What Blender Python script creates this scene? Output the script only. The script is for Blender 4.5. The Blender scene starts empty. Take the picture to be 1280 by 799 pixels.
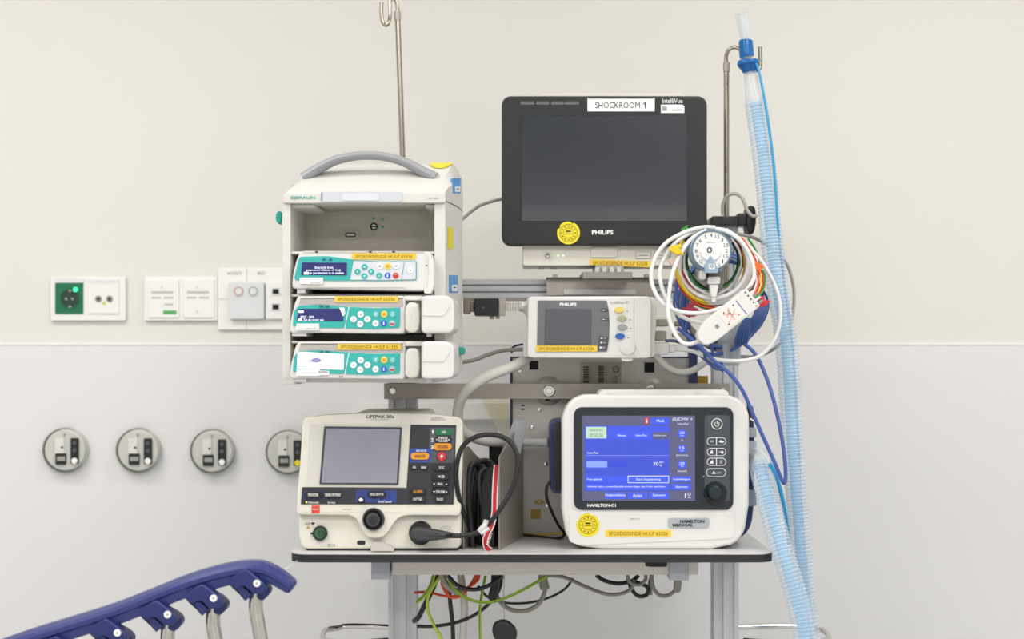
import bpy, bmesh, math, random
from mathutils import Vector, Matrix
random.seed(7)
PI = math.pi
SC = bpy.context.scene
COL = SC.collection

# ------------------------------------------------------------------ camera
F = 1750.0; ZC = 1.25; HX, HY = 640.0, 450.0        # focal length in pixels, eye height, horizon point
cam_d = bpy.data.cameras.new('camera'); cam = bpy.data.objects.new('camera', cam_d); COL.objects.link(cam)
cam.location = (0, 0, ZC); cam.rotation_euler = (PI/2, 0, 0)
cam_d.sensor_width = 36.0; cam_d.lens = F*36.0/1280.0
cam_d.shift_y = (HY-399.5)/1280.0
cam_d.clip_start = 0.05; cam_d.clip_end = 30
cam_d.dof.use_dof = True; cam_d.dof.focus_distance = 2.27; cam_d.dof.aperture_fstop = 3.2
SC.camera = cam

# ------------------------------------------------------------------ world, light, exposure
w = bpy.data.worlds.new('world'); SC.world = w; w.use_nodes = True
w.node_tree.nodes['Background'].inputs[0].default_value = (1.0, 0.99, 0.97, 1)
w.node_tree.nodes['Background'].inputs[1].default_value = 0.25
SC.view_settings.view_transform = 'Standard'
SC.view_settings.look = 'None'
SC.view_settings.exposure = 0.0
SC.view_settings.gamma = 1.0
SC.view_settings.use_curve_mapping = False
SC.cycles.transparent_max_bounces = 32
SC.cycles.max_bounces = 8
SC.cycles.caustics_reflective = False
SC.cycles.caustics_refractive = False

def area(name, loc, sx, sy, power, col=(1, 0.985, 0.97), rot=(0, 0, 0)):
    l = bpy.data.lights.new(name, 'AREA'); l.shape = 'RECTANGLE'; l.size = sx; l.size_y = sy
    l.energy = power; l.color = col
    o = bpy.data.objects.new(name, l); COL.objects.link(o); o.location = loc; o.rotation_euler = rot
    return o
LAMPS = [(-1.3, 1.55), (1.1, 1.55), (-1.3, 0.1), (1.1, 0.1), (-1.3, -1.6), (1.1, -1.6)]
for lx, ly in LAMPS:
    area('ceiling_lamp_light', (lx, ly, 2.735), 1.15, 0.55, 17 if ly > 1 else 26)

# ------------------------------------------------------------------ materials
def lin(h):
    if isinstance(h, str):
        h = [int(h[i:i+2], 16)/255 for i in (0, 2, 4)]
    return tuple((c/12.92 if c <= 0.04045 else ((c+0.055)/1.055)**2.4) for c in h) + (1,)
_m = {}
def mat(name, col='808080', rough=0.45, metal=0.0, emit=None, es=1.0, spec=0.5, noise=0.0, nscale=30.0, bump=0.0, coat=0.0, streak=None):
    if name in _m: return _m[name]
    m = bpy.data.materials.new(name); m.use_nodes = True
    nt = m.node_tree; b = nt.nodes['Principled BSDF']
    b.inputs['Base Color'].default_value = lin(col); b.inputs['Roughness'].default_value = rough
    b.inputs['Metallic'].default_value = metal; b.inputs['Specular IOR Level'].default_value = spec
    b.inputs['Coat Weight'].default_value = coat
    if emit:
        b.inputs['Emission Color'].default_value = lin(emit); b.inputs['Emission Strength'].default_value = es
    if noise or bump:
        tc = nt.nodes.new('ShaderNodeTexCoord'); n = nt.nodes.new('ShaderNodeTexNoise')
        n.inputs['Scale'].default_value = nscale; n.inputs['Detail'].default_value = 6
        src = tc.outputs['Object']
        if streak:
            mp = nt.nodes.new('ShaderNodeMapping'); mp.inputs['Scale'].default_value = streak
            nt.links.new(src, mp.inputs[0]); src = mp.outputs[0]
        nt.links.new(src, n.inputs['Vector'])
        if noise:
            mx = nt.nodes.new('ShaderNodeMix'); mx.data_type = 'RGBA'
            c = lin(col)
            mx.inputs['A'].default_value = tuple(v*(1-noise) for v in c[:3])+(1,)
            mx.inputs['B'].default_value = tuple(min(1, v*(1+noise)) for v in c[:3])+(1,)
            nt.links.new(n.outputs['Fac'], mx.inputs['Factor']); nt.links.new(mx.outputs['Result'], b.inputs['Base Color'])
            mr = nt.nodes.new('ShaderNodeMapRange'); mr.inputs['To Min'].default_value = max(0.02, rough-0.08); mr.inputs['To Max'].default_value = rough+0.1
            nt.links.new(n.outputs['Fac'], mr.inputs['Value']); nt.links.new(mr.outputs['Result'], b.inputs['Roughness'])
        if bump:
            bp = nt.nodes.new('ShaderNodeBump'); bp.inputs['Strength'].default_value = bump; bp.inputs['Distance'].default_value = 0.001
            nt.links.new(n.outputs['Fac'], bp.inputs['Height']); nt.links.new(bp.outputs['Normal'], b.inputs['Normal'])
    _m[name] = m
    return m
def clear_mat(name, col, tint, alpha, rough=0.15, transl=0.0):
    if name in _m: return _m[name]
    m = bpy.data.materials.new(name); m.use_nodes = True; nt = m.node_tree
    out = nt.nodes['Material Output']; b = nt.nodes['Principled BSDF']
    b.inputs['Base Color'].default_value = lin(col); b.inputs['Roughness'].default_value = rough
    tr = nt.nodes.new('ShaderNodeBsdfTransparent'); tr.inputs[0].default_value = lin(tint)
    mx = nt.nodes.new('ShaderNodeMixShader')
    lw = nt.nodes.new('ShaderNodeLayerWeight'); lw.inputs['Blend'].default_value = 0.25
    mr = nt.nodes.new('ShaderNodeMapRange'); mr.inputs['To Min'].default_value = alpha; mr.inputs['To Max'].default_value = min(1, alpha+0.45)
    nt.links.new(lw.outputs['Facing'], mr.inputs['Value'])
    nt.links.new(mr.outputs['Result'], mx.inputs[0]); nt.links.new(tr.outputs[0], mx.inputs[1]); nt.links.new(b.outputs[0], mx.inputs[2])
    nt.links.new(mx.outputs[0], out.inputs['Surface'])
    _m[name] = m
    return m

WHITE = mat('white_plastic', 'DEDDDB', 0.38, noise=0.02, nscale=8)
CREAM = mat('cream_plastic', 'DEDBCF', 0.42, noise=0.02, nscale=8)
CREAM2 = mat('cream_housing', 'DAD7CC', 0.45, noise=0.03, nscale=8)
RACKW = mat('rack_plastic', 'D6D5D0', 0.42, noise=0.02, nscale=8)
RACKIN = mat('rack_inner_plastic', 'C9C5B8', 0.5, noise=0.03, nscale=10)
HANDLE = mat('handle_grey', '9A9CA2', 0.4)
BAND = mat('lamp_band_grey', 'CDD1D8', 0.25)
TEAL = mat('teal_print', '35AFA9', 0.35)
TEALD = mat('teal_knob_plastic', '1FA090', 0.4)
TEALT = mat('teal_text', '2FA596', 0.5)
KEYPAD = mat('keypad_pale', 'D6DAE2', 0.35)
LENS = mat('smoky_strip', 'B5B0AC', 0.25)
NAVYD = mat('pump_display', '23265A', 0.2, emit='2A2E78', es=0.35)
DISPW = mat('pump_display_text', 'F0F2FF', 0.4, emit='E8ECFF', es=0.8)
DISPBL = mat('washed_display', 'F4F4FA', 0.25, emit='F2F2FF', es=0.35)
PURPLE = mat('display_smudge', '8E8AC0', 0.4, noise=0.3, nscale=200)
YEL = mat('yellow_label_film', 'EEC93E', 0.42)
YELS = mat('yellow_sticker_film', 'E8D829', 0.45)
YELT = mat('brown_print', '7A5E14', 0.5)
BLK = mat('black_plastic', '17181A', 0.35)
BLKR = mat('black_rubber', '1F2022', 0.55, bump=0.1, nscale=300)
BLKF = mat('black_print', '151515', 0.5)
HOLE = mat('dark_hole', '08080A', 0.8)
WPR = mat('white_print', 'F2F2F2', 0.5)
GPR = mat('grey_print', '8A8A88', 0.5)
BLUEB = mat('blue_button', '2C56C8', 0.35)
REDB = mat('red_button', 'C8343A', 0.35)
YELB = mat('yellow_button', 'E4D262', 0.35)
WBTN = mat('white_button', 'EDF1F2', 0.35)
BLULAB = mat('blue_label_film', '4F96D6', 0.4)
GREY = mat('grey_plastic', '9A9A96', 0.45)
LGREY = mat('light_grey_cap', 'B9BEC8', 0.45)
CHAR = mat('charcoal_bezel', '191A1C', 0.5, bump=0.05, nscale=900)
MSCR = mat('dark_lcd_glass', '30343B', 0.14, spec=0.9, coat=0.8)
X2BEZ = mat('slate_bezel', '6A6C70', 0.45)
X2SCR = mat('small_lcd_glass', '4A4A52', 0.15, spec=0.9)
STEEL = mat('brushed_steel', 'ACA69D', 0.4, metal=0.6, noise=0.08, nscale=14, streak=(1, 1, 30))
STEELC = mat('steel_case', 'C4C1BB', 0.45, metal=0.3, noise=0.06, nscale=10)
CHROME = mat('chrome', 'D6D4CE', 0.06, metal=1.0)
POLEM = mat('pole_steel', 'A9A294', 0.25, metal=0.9)
ALU = mat('anodised_aluminium', 'D0D2D6', 0.38, metal=0.3, noise=0.03, nscale=12, streak=(40, 40, 1))
GAL = mat('rail_aluminium', 'DAD4CC', 0.42, metal=0.3, noise=0.1, nscale=10, streak=(2, 1, 20))
NAVY = mat('navy_plastic', '2A3560', 0.4)
DKBEZ = mat('ventilator_bezel', '20262D', 0.35)
DKPAN = mat('ventilator_keypad', '454B54', 0.4)
KNOB = mat('knob_green_black', '18282A', 0.25)
SBG = mat('screen_grey', '404258', 0.3, emit='5A5C80', es=0.62)
SBLUE = mat('screen_blue', '1B2570', 0.3, emit='4054CC', es=0.9)
SBLUE2 = mat('screen_bright_blue', '1B2570', 0.3, emit='3E5CE6', es=0.95)
SLB = mat('screen_light_blue', '40508A', 0.3, emit='86A2F4', es=0.95)
SGRN = mat('screen_pale_green', '708070', 0.3, emit='B8D6BE', es=0.85)
STX = mat('screen_text', '808080', 0.3, emit='E6ECFF', es=0.95)
SDIM = mat('screen_line', '505a90', 0.3, emit='8C9CF0', es=0.8)
SRED = mat('screen_red', '602020', 0.3, emit='B0405A', es=0.9)
LPSCR = mat('lcd_violet_grey', '8C8C9A', 0.14, spec=0.9)
LPFRM = mat('lcd_frame_dark', '3A3C4A', 0.4)
LPNAVY = mat('button_panel_charcoal', '2B2D33', 0.45)
LPBLUE = mat('button_panel_blue', '2C4A9E', 0.45)
LPDB = mat('button_panel_dark_blue', '27305E', 0.45)
LPGRY = mat('button_panel_grey', '50535A', 0.45)
BTN = mat('rubber_button', '1A1B1F', 0.4)
ORB = mat('orange_button', 'E79A2B', 0.4)
GRB = mat('green_button', '1F6E46', 0.4)
GRSOC = mat('green_socket', '0F6E4A', 0.35)
REDL = mat('red_label_film', 'D8452F', 0.45)
BADGE = mat('badge_silver', 'B4B8BE', 0.35, metal=0.3)
TABLE = mat('laminate_top', 'D3D0CE', 0.32, noise=0.02, nscale=6)
TEDGE = mat('black_laminate_edge', '222224', 0.5)
BEDB = mat('bed_rail_blue', '2E3876', 0.3, noise=0.03, nscale=20)
CWHT = mat('white_cable', 'E4E4E2', 0.42)
CGRY = mat('grey_cable', '9B9790', 0.5)
CLG = mat('light_grey_hose', 'D4D3CC', 0.45)
CBEI = mat('beige_cable', '8D8C80', 0.5)
CBLU = mat('blue_cable', '33508A', 0.4)
CBLU2 = mat('bright_blue_cable', '41599F', 0.4)
CRED = mat('red_wire', 'B32232', 0.4)
CYEL = mat('yellow_wire', 'E6C41F', 0.4)
CGRN = mat('green_wire', '2E8E3A', 0.4)
CGY = mat('lime_wire', 'B5CC2E', 0.45)
COR = mat('orange_wire', 'EA5A2C', 0.45)
CBLK = mat('black_wire', '1C1C1E', 0.4)
CCYAN = mat('cyan_tube', '1C93C8', 0.3)
CPNK = mat('pink_plastic', 'E2C6BC', 0.4)
STRAPR = mat('strap_red', 'C02530', 0.7)
STRAPW = mat('strap_white', 'E2E0E0', 0.7)
DIALW = mat('dial_face', 'E9EBEA', 0.3)
DIALR = mat('dial_ring_blue', '5F7486', 0.3)
DIALP = mat('dial_pointer_blue', '8FA9BE', 0.3)
OUTL = mat('outlet_housing', 'C6C7C0', 0.4)
OUTRIM = mat('outlet_rim', '7C7D76', 0.3, metal=0.4)
SOCW = mat('socket_white', 'EDEDEA', 0.35)
SOCG = mat('socket_pale_grey', 'E0E2E2', 0.4)
HOSEC = clear_mat('clear_hose', 'F2F8FC', 'F6FBFF', 0.20)
HOSEB = clear_mat('blue_inner_hose', 'C4E8FA', 'CBEAFA', 0.30)
CLEAR = clear_mat('clear_plastic', 'F4F6F8', 'F6F8FA', 0.25)
CONB = clear_mat('blue_connector_plastic', '2F80C4', '6FB0E8', 0.5)
BAG = clear_mat('plastic_film', 'E8EAEE', 'E4E8EE', 0.45, 0.25)

# ------------------------------------------------------------------ mesh helpers
def obj(name, verts, faces, m, parent=None, loc=None, smooth=40, mids=None):
    me = bpy.data.meshes.new(name)
    if loc is not None: verts = [Vector(v)-Vector(loc) for v in verts]
    me.from_pydata([tuple(v) for v in verts], [], faces)
    ms = m if isinstance(m, (list, tuple)) else [m]
    for x in ms: me.materials.append(x)
    if mids: me.polygons.foreach_set('material_index', mids)
    me.update()
    bm = bmesh.new(); bm.from_mesh(me); bmesh.ops.recalc_face_normals(bm, faces=bm.faces); bm.to_mesh(me); bm.free()
    if smooth:
        me.shade_smooth(); me.set_sharp_from_angle(angle=math.radians(smooth))
    o = bpy.data.objects.new(name, me); COL.objects.link(o)
    if parent: o.parent = parent
    if loc is not None: o.location = loc
    if smooth and len(faces) < 1500 and any(len(f) > 8 or len(faces) < 40 for f in faces):
        wn = o.modifiers.new('weighted_normals', 'WEIGHTED_NORMAL'); wn.keep_sharp = True; wn.weight = 100
    return o
def tag(o, label, cat, group=None):
    o['label'] = label; o['category'] = cat
    if group: o['group'] = group
    return o
def struct(o): o['kind'] = 'structure'; return o
def thing(name, label, cat, loc, yaw=0, group=None):
    o = bpy.data.objects.new(name, None); COL.objects.link(o); o.empty_display_size = 0.05
    o.location = loc; o.rotation_euler = (0, 0, yaw)
    return tag(o, label, cat, group)

def rounded(pts, r, n=4):
    if r <= 0: return list(pts)
    out = []; N = len(pts)
    for i in range(N):
        p = Vector(pts[i]); a = Vector(pts[i-1]); b = Vector(pts[(i+1) % N])
        da = (a-p).length; db = (b-p).length
        k = min(r, da*0.48, db*0.48)
        if k < 1e-6: out.append(tuple(p)); continue
        p0 = p+(a-p).normalized()*k; p1 = p+(b-p).normalized()*k
        ang = (a-p).angle(b-p) if da > 0 and db > 0 else PI
        nn = n if ang < 2.7 else 1
        for j in range(nn+1):
            t = j/nn; c = 0.42
            # cubic with handles towards the corner
            q = (1-t)**3*p0 + 3*(1-t)**2*t*(p0.lerp(p, 0.56)) + 3*(1-t)*t*t*(p1.lerp(p, 0.56)) + t**3*p1
            out.append(tuple(q))
    return out
def prism_geo(pts, y0, y1, bev=0.0, seg=2):
    """pts (x,z); y0 front, y1 back; both caps, bevelled front and back rims by inset rings"""
    N = len(pts)
    area2 = sum(pts[i][0]*pts[(i+1) % N][1]-pts[(i+1) % N][0]*pts[i][1] for i in range(N))
    if area2 < 0: pts = pts[::-1]
    def inset(k):
        if k <= 0: return pts
        out = []
        for i in range(N):
            p = Vector(pts[i]); a = Vector(pts[i-1]); b = Vector(pts[(i+1) % N])
            e1 = (p-a); e2 = (b-p)
            if e1.length < 1e-9 or e2.length < 1e-9: out.append(tuple(p)); continue
            e1.normalize(); e2.normalize()
            n1 = Vector((-e1.y, e1.x)); n2 = Vector((-e2.y, e2.x))
            nn = (n1+n2)
            if nn.length < 1e-6: nn = n1
            nn.normalize(); c = max(0.45, nn.dot(n1))
            out.append(tuple(p+nn*k/c))
        return out
    sgn = 1 if y1 > y0 else -1
    rings = []
    if bev > 0:
        for j in range(seg+1):
            a = PI/2*j/seg
            rings.append((inset(bev*(1-math.sin(a))), y0+sgn*bev*(1-math.cos(a))))
        bb = min(bev, abs(y1-y0)*0.45)
        for j in range(seg+1):
            a = PI/2*j/seg
            rings.append((inset(bb*(1-math.cos(a))), y1-sgn*bb*(1-math.sin(a))))
    else:
        rings = [(pts, y0), (pts, y1)]
    vs = []; fs = []
    for r, y in rings: vs += [(p[0], y, p[1]) for p in r]
    for k in range(len(rings)-1):
        for i in range(N):
            j = (i+1) % N
            fs.append((k*N+i, k*N+j, (k+1)*N+j, (k+1)*N+i))
    fs.append(tuple(range(N))); fs.append(tuple((len(rings)-1)*N+i for i in range(N-1, -1, -1)))
    return vs, fs
def cr(pts, n=8, closed=False):
    P = [Vector(p) for p in pts]; N = len(P); out = []
    if N == 2: return [P[0].lerp(P[1], i/n) for i in range(n+1)]
    rng = range(N) if closed else range(N-1)
    for i in rng:
        if closed: a, b, c, d = P[i-1], P[i], P[(i+1) % N], P[(i+2) % N]
        else:
            b, c = P[i], P[i+1]
            a = P[i-1] if i > 0 else b*2-c
            d = P[i+2] if i+2 < N else c*2-b
        for j in range(n):
            t = j/n
            out.append(0.5*((2*b)+(c-a)*t+(2*a-5*b+4*c-d)*t*t+(3*b-a-3*c+d)*t**3))
    if not closed: out.append(P[-1])
    return out
def tube_geo(path, rad, sides=8, closed=False, ry=None, up=None):
    """path list of Vectors; rad float or list; ry flattening factor"""
    N = len(path); vs = []; fs = []
    T = []
    for i in range(N):
        a = path[i-1] if (i > 0 or closed) else path[i]
        b = path[(i+1) % N] if (i < N-1 or closed) else path[i]
        d = b-a; T.append(d.normalized() if d.length > 1e-9 else (T[-1] if T else Vector((0, 0, 1))))
    u = Vector((0, 0, 1)) if up is None else Vector(up)
    if abs(T[0].dot(u)) > 0.9: u = Vector((0, 1, 0)) if abs(T[0].y) < 0.9 else Vector((1, 0, 0))
    u = (u-T[0]*u.dot(T[0])).normalized()
    for i in range(N):
        if i > 0:
            ax = T[i-1].cross(T[i])
            if ax.length > 1e-8:
                u = Matrix.Rotation(T[i-1].angle(T[i]), 3, ax.normalized()) @ u
            u = (u-T[i]*u.dot(T[i])).normalized()
        v = T[i].cross(u)
        r = rad[i] if isinstance(rad, (list, tuple)) else rad
        r2 = r if ry is None else r*ry
        for k in range(sides):
            a = 2*PI*k/sides
            vs.append(path[i]+u*(math.cos(a)*r)+v*(math.sin(a)*r2))
    M = N if closed else N-1
    for i in range(M):
        for k in range(sides):
            k2 = (k+1) % sides; i2 = (i+1) % N
            fs.append((i*sides+k, i*sides+k2, i2*sides+k2, i2*sides+k))
    if not closed:
        fs.append(tuple(range(sides-1, -1, -1))); fs.append(tuple((N-1)*sides+k for k in range(sides)))
    return vs, fs
def box_geo(x0, y0, z0, x1, y1, z1, bev=0.0):
    pts = [(x0, z0), (x1, z0), (x1, z1), (x0, z1)]
    if bev > 0: pts = rounded(pts, bev, 2)
    return prism_geo(pts, y0, y1, bev*0.6 if bev else 0, 1)
def box(name, x0, y0, z0, x1, y1, z1, m, parent=None, bev=0.0, loc=None):
    v, f = box_geo(x0, y0, z0, x1, y1, z1, bev); return obj(name, v, f, m, parent, loc)

def text_mesh(s, bold=0.0):
    c = bpy.data.curves.new('lettering', 'FONT'); c.body = s; c.size = 1; c.resolution_u = 2; c.offset = bold
    c.fill_mode = 'FRONT' if hasattr(c, 'fill_mode') else 'BOTH'
    o = bpy.data.objects.new('lettering_temp', c)
    me = bpy.data.meshes.new_from_object(o)
    vs = [tuple(v.co) for v in me.vertices]; fs = [tuple(p.vertices) for p in me.polygons]
    bpy.data.objects.remove(o); bpy.data.curves.remove(c); bpy.data.meshes.remove(me)
    return vs, fs
_tc = {}
def text_geo(s, bold=0.0):
    if (s, bold) not in _tc: _tc[(s, bold)] = text_mesh(s, bold)
    return _tc[(s, bold)]

def W(C, x, y, Y):
    """world point seen at crop position x,y at distance Y"""
    px = C[0]+x/C[2]; py = C[1]+y/C[2]
    return Vector(((px-HX)*Y/F, Y, ZC+(HY-py)*Y/F))
FULL = (0, 0, 1.0)
A1 = (340, 180, 4.923); A2 = (340, 300, 4.204); A3 = (360, 500, 3.993); A4 = (600, 90, 3.073)
A5 = (560, 330, 4.207); A6 = (680, 470, 3.475); A7 = (790, 220, 3.327); A8 = (860, 0, 3.33)
B1 = (40, 320, 3.765); B2 = (40, 520, 3.765); B3 = (30, 690, 3.459); B4 = (360, 670, 3.2)
B5 = (700, 670, 3.556); B6 = (850, 420, 3.073); B7 = (460, 0, 2.66); B8 = (540, 470, 3.633)
D1 = (500, 520, 9.99); D2 = (360, 600, 5.333); D3 = (720, 510, 6.147); D4 = (860, 500, 5.71)
D6 = (860, 280, 11.42); D7 = (820, 340, 4.994); D8 = (620, 430, 6.615)

class Fr:
    """a thing with a front plane: shapes are laid out on that plane from measured positions"""
    def __init__(s, name, label, cat, px, py, Y, yaw=0.0, t=0.0, group=None, floor_z=None):
        O = W(FULL, px, py, Y)
        if floor_z is not None: O.z = floor_z
        s.O = O; s.yaw = yaw; s.t = t; s.C = FULL
        s.root = thing(name, label, cat, O, yaw, group)
        s.R = Matrix.Rotation(yaw, 3, 'Z'); s.Ri = s.R.inverted()
    def use(s, C): s.C = C; return s
    def L(s, x, y, d=0.0):
        px = s.C[0]+x/s.C[2]; py = s.C[1]+y/s.C[2]
        o = s.Ri @ (Vector((0, 0, ZC))-s.O); D = s.Ri @ Vector(((px-HX)/F, 1, (HY-py)/F))
        k = (-d+s.t*o.z-o.y)/(D.y-s.t*D.z)
        p = o+D*k
        return (p.x, p.z)
    def k(s, r): return r/s.C[2]*s.O.y/F
    def mk(s, name, vs, fs, m, parent, smooth=40, mids=None):
        vs = [(v[0], v[1]+s.t*v[2], v[2]) for v in vs]
        return obj(name, vs, fs, m, parent or s.root, smooth=smooth, mids=mids)
    def poly(s, name, pts, df, db, m, parent=None, bev=0.0, rc=0.0, seg=2, n=5):
        P = [s.L(x, y, df) for x, y in pts]
        P = rounded(P, max(s.k(rc), bev*1.5) if rc > 0 else 0, n)
        v, f = prism_geo(P, -df, -db, bev, seg)
        return s.mk(name, v, f, m, parent)
    def rect(s, name, x0, y0, x1, y1, df, db, m, parent=None, bev=0.0, rc=0.0, n=4):
        return s.poly(name, [(x0, y1), (x1, y1), (x1, y0), (x0, y0)], df, db, m, parent, bev, rc, n=n)
    def oval(s, name, cx, cy, rx, ry, df, db, m, parent=None, bev=0.0, n=24):
        c = s.L(cx, cy, df); a = s.k(rx); b = s.k(ry)
        P = [(c[0]+a*math.cos(2*PI*i/n), c[1]+b*math.sin(2*PI*i/n)) for i in range(n)]
        v, f = prism_geo(P, -df, -db, bev, 2)
        return s.mk(name, v, f, m, parent)
    def disc(s, name, cx, cy, r, df, db, m, parent=None, bev=0.0, n=24): return s.oval(name, cx, cy, r, r, df, db, m, parent, bev, n)
    def lathe(s, name, cx, cy, prof, m, parent=None, n=28, d0=None):
        c = s.L(cx, cy, prof[0][1] if d0 is None else d0); vs = []; fs = []
        for r, d in prof:
            for i in range(n):
                a = 2*PI*i/n; vs.append((c[0]+s.k(r)*math.cos(a), -d, c[1]+s.k(r)*math.sin(a)))
        for k in range(len(prof)-1):
            for i in range(n):
                j = (i+1) % n; fs.append((k*n+i, k*n+j, (k+1)*n+j, (k+1)*n+i))
        if prof[0][0] > 0: fs.append(tuple(range(n)))
        fs.append(tuple((len(prof)-1)*n+i for i in range(n)))
        return s.mk(name, vs, fs, m, parent)
    def ring(s, name, cx, cy, ro, ri, df, db, m, parent=None, n=24):
        c = s.L(cx, cy, df); vs = []; fs = []
        for r, d in ((ro, db), (ro, df), (ri, df), (ri, db)):
            for i in range(n):
                a = 2*PI*i/n; vs.append((c[0]+s.k(r)*math.cos(a), -d, c[1]+s.k(r)*math.sin(a)))
        for k in range(4):
            for i in range(n):
                j = (i+1) % n; kk = (k+1) % 4; fs.append((k*n+i, k*n+j, kk*n+j, kk*n+i))
        return s.mk(name, vs, fs, m, parent)
    def text(s, st, x0, y0, x1, y1, d, m, parent=None, name='lettering', bold=0.0, rot=0.0):
        """lettering fitted to the box x0,y0 (top left) .. x1,y1 (bottom right)"""
        vs, fs = text_geo(st, bold)
        if not vs: return
        mx0 = min(v[0] for v in vs); mx1 = max(v[0] for v in vs); my0 = min(v[1] for v in vs); my1 = max(v[1] for v in vs)
        out = []
        a = s.L(x0, y1, d); b = s.L(x1, y0, d)
        w = b[0]-a[0]; h = b[1]-a[1]
        cx, cz = (a[0]+b[0])/2, (a[1]+b[1])/2
        for v in vs:
            u = ((v[0]-mx0)/(mx1-mx0)-0.5)*w; q = ((v[1]-my0)/(my1-my0)-0.5)*h
            out.append((cx+u*math.cos(rot)-q*math.sin(rot), -d, cz+u*math.sin(rot)+q*math.cos(rot)))
        return s.mk(name, out, fs, m, parent, smooth=0)
    def tube(s, name, pts, r, m, parent=None, sides=10, n=6, closed=False):
        P = []
        for p in pts:
            q = s.L(p[0], p[1], p[2]); P.append(Vector((q[0], -p[2], q[1])))
        v, f = tube_geo(cr(P, n, closed), s.k(r), sides, closed)
        return s.mk(name, v, f, m, parent)
    def label(s, st, x0, y0, x1, y1, d, parent=None, th=0.0006, rot=False, pts=None):
        lb = s.poly('yellow_label', pts or [(x0, y1), (x1, y1), (x1, y0), (x0, y0)], d+th, d, YEL, parent, 0.0)
        h = y1-y0; wd = x1-x0
        s.text(st, x0+wd*0.05, y0+h*0.24, x1-wd*0.05, y1-h*0.22, d+th+0.0003, YELT, lb)
        lb['label'] = 'yellow adhesive label with the department name and number'
        return lb
    def sticker(s, cx, cy, r, d, parent=None, m=None):
        """round inspection sticker with a notch"""
        c = s.L(cx, cy, d); R = s.k(r); P = []
        for i in range(36):
            a = 2*PI*i/36
            rr = R*(0.86 if i in (15, 7) else 1.0)
            P.append((c[0]+rr*math.cos(a), c[1]+rr*math.sin(a)))
        v, f = prism_geo(P, -(d+0.0005), -d)
        o = s.mk('round_sticker', v, f, m or YELS, parent); o['label'] = 'round yellow inspection sticker'
        s.ring('printed_ring', cx, cy, r*0.78, r*0.74, d+0.0009, d+0.0006, YELT, o)
        s.ring('printed_ring', cx, cy, r*0.45, r*0.42, d+0.0009, d+0.0006, YELT, o)
        s.rect('printed_mark', cx-r*0.22, cy-r*0.2, cx+r*0.22, cy-r*0.08, d+0.0009, d+0.0006, BLKF, o)
        s.rect('printed_mark', cx-r*0.3, cy+r*0.05, cx+r*0.3, cy+r*0.1, d+0.0009, d+0.0006, YELT, o)
        for i in range(12):
            a = 2*PI*i/12
            x = cx+r*0.6*math.cos(a); y = cy+r*0.6*math.sin(a)
            s.rect('printed_tick', x-r*0.06, y-r*0.05, x+r*0.06, y+r*0.05, d+0.0009, d+0.0006, YELT, o)
        return o
HULP = 'SPOEDEISENDE HULP 63336'

def cable(name, label, cat, C, pts, rpx, m, Y=None, group=None, n=8, sides=8, closed=False, parent=None, stripe=None, ry=None):
    """pts: (x,y,Y) in crop C"""
    P = [W(C, p[0], p[1], p[2] if len(p) > 2 else Y) for p in pts]
    Ym = sum(p.y for p in P)/len(P)
    path = cr(P, n, closed)
    v, f = tube_geo(path, rpx*Ym/F, sides, closed, ry)
    mids = None; ms = m
    if stripe:
        ms = [m, stripe]; nq = (len(path) if closed else len(path)-1)*sides
        mids = [1 if (i % sides) in (0, sides//2) else 0 for i in range(nq)]+[0]*(len(f)-nq)
    loc = P[0] if parent is None else None
    o = obj(name, v, f, ms, parent, loc=loc, mids=mids, smooth=60)
    if parent is None: tag(o, label, cat, group)
    return o

# ================================================================== SETTING
WY = 2.92
def wallmat(name, col, nv=0.015):
    return mat(name, col, 0.7, noise=nv, nscale=1.2, bump=0.04)
WALLU = wallmat('wall_paint', 'E0DED8'); WALLL = mat('wall_cladding', 'E0E0E1', 0.45, noise=0.012, nscale=1.5)
FLO = mat('vinyl_floor', 'B9BABB', 0.4, noise=0.06, nscale=60); CEI = mat('ceiling_tiles', 'E6E4DF', 0.8)
SIDEW = mat('side_wall_paint', 'DAD8D4', 0.7)
FARW = mat('rear_wall_paint', '8A8B8E', 0.7)
X0, X1, Y0, ZT = -3.0, 3.0, -3.0, 2.8
zsplit = ZC+(HY-431)*WY/F
struct(box('wall_back', X0, WY, zsplit, X1, WY+0.1, ZT, WALLU))
lw = struct(box('wall_back_lower', X0, WY-0.004, 0, X1, WY+0.1, zsplit, WALLL)); lw.name = 'wall_back_lower'
struct(box('trim_1', X0, WY-0.0055, zsplit-0.001, X1, WY, zsplit+0.004, SOCW))
struct(box('wall_left', X0-0.1, Y0, 0, X0, WY+0.1, ZT, SIDEW))
struct(box('wall_right', X1, Y0, 0, X1+0.1, WY+0.1, ZT, SIDEW))
struct(box('wall_front', X0, Y0-0.1, 0, X1, Y0, ZT, FARW))
struct(box('wall_front_reflector', X0, Y0, 0, X1, Y0+0.01, 2.1, mat('reflector_pale', 'E4E4E4', .5)))  # unseen pale panel, added so the monitor screen reflects lighter towards its bottom
struct(box('floor', X0-0.1, Y0-0.1, -0.1, X1+0.1, WY+0.1, 0, FLO))
struct(box('ceiling', X0-0.1, Y0-0.1, ZT, X1+0.1, WY+0.1, ZT+0.1, CEI))
LAMPM = mat('lamp_diffuser', 'F0F0F0', 0.4, emit='FFF8EC', es=2.5)
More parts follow.
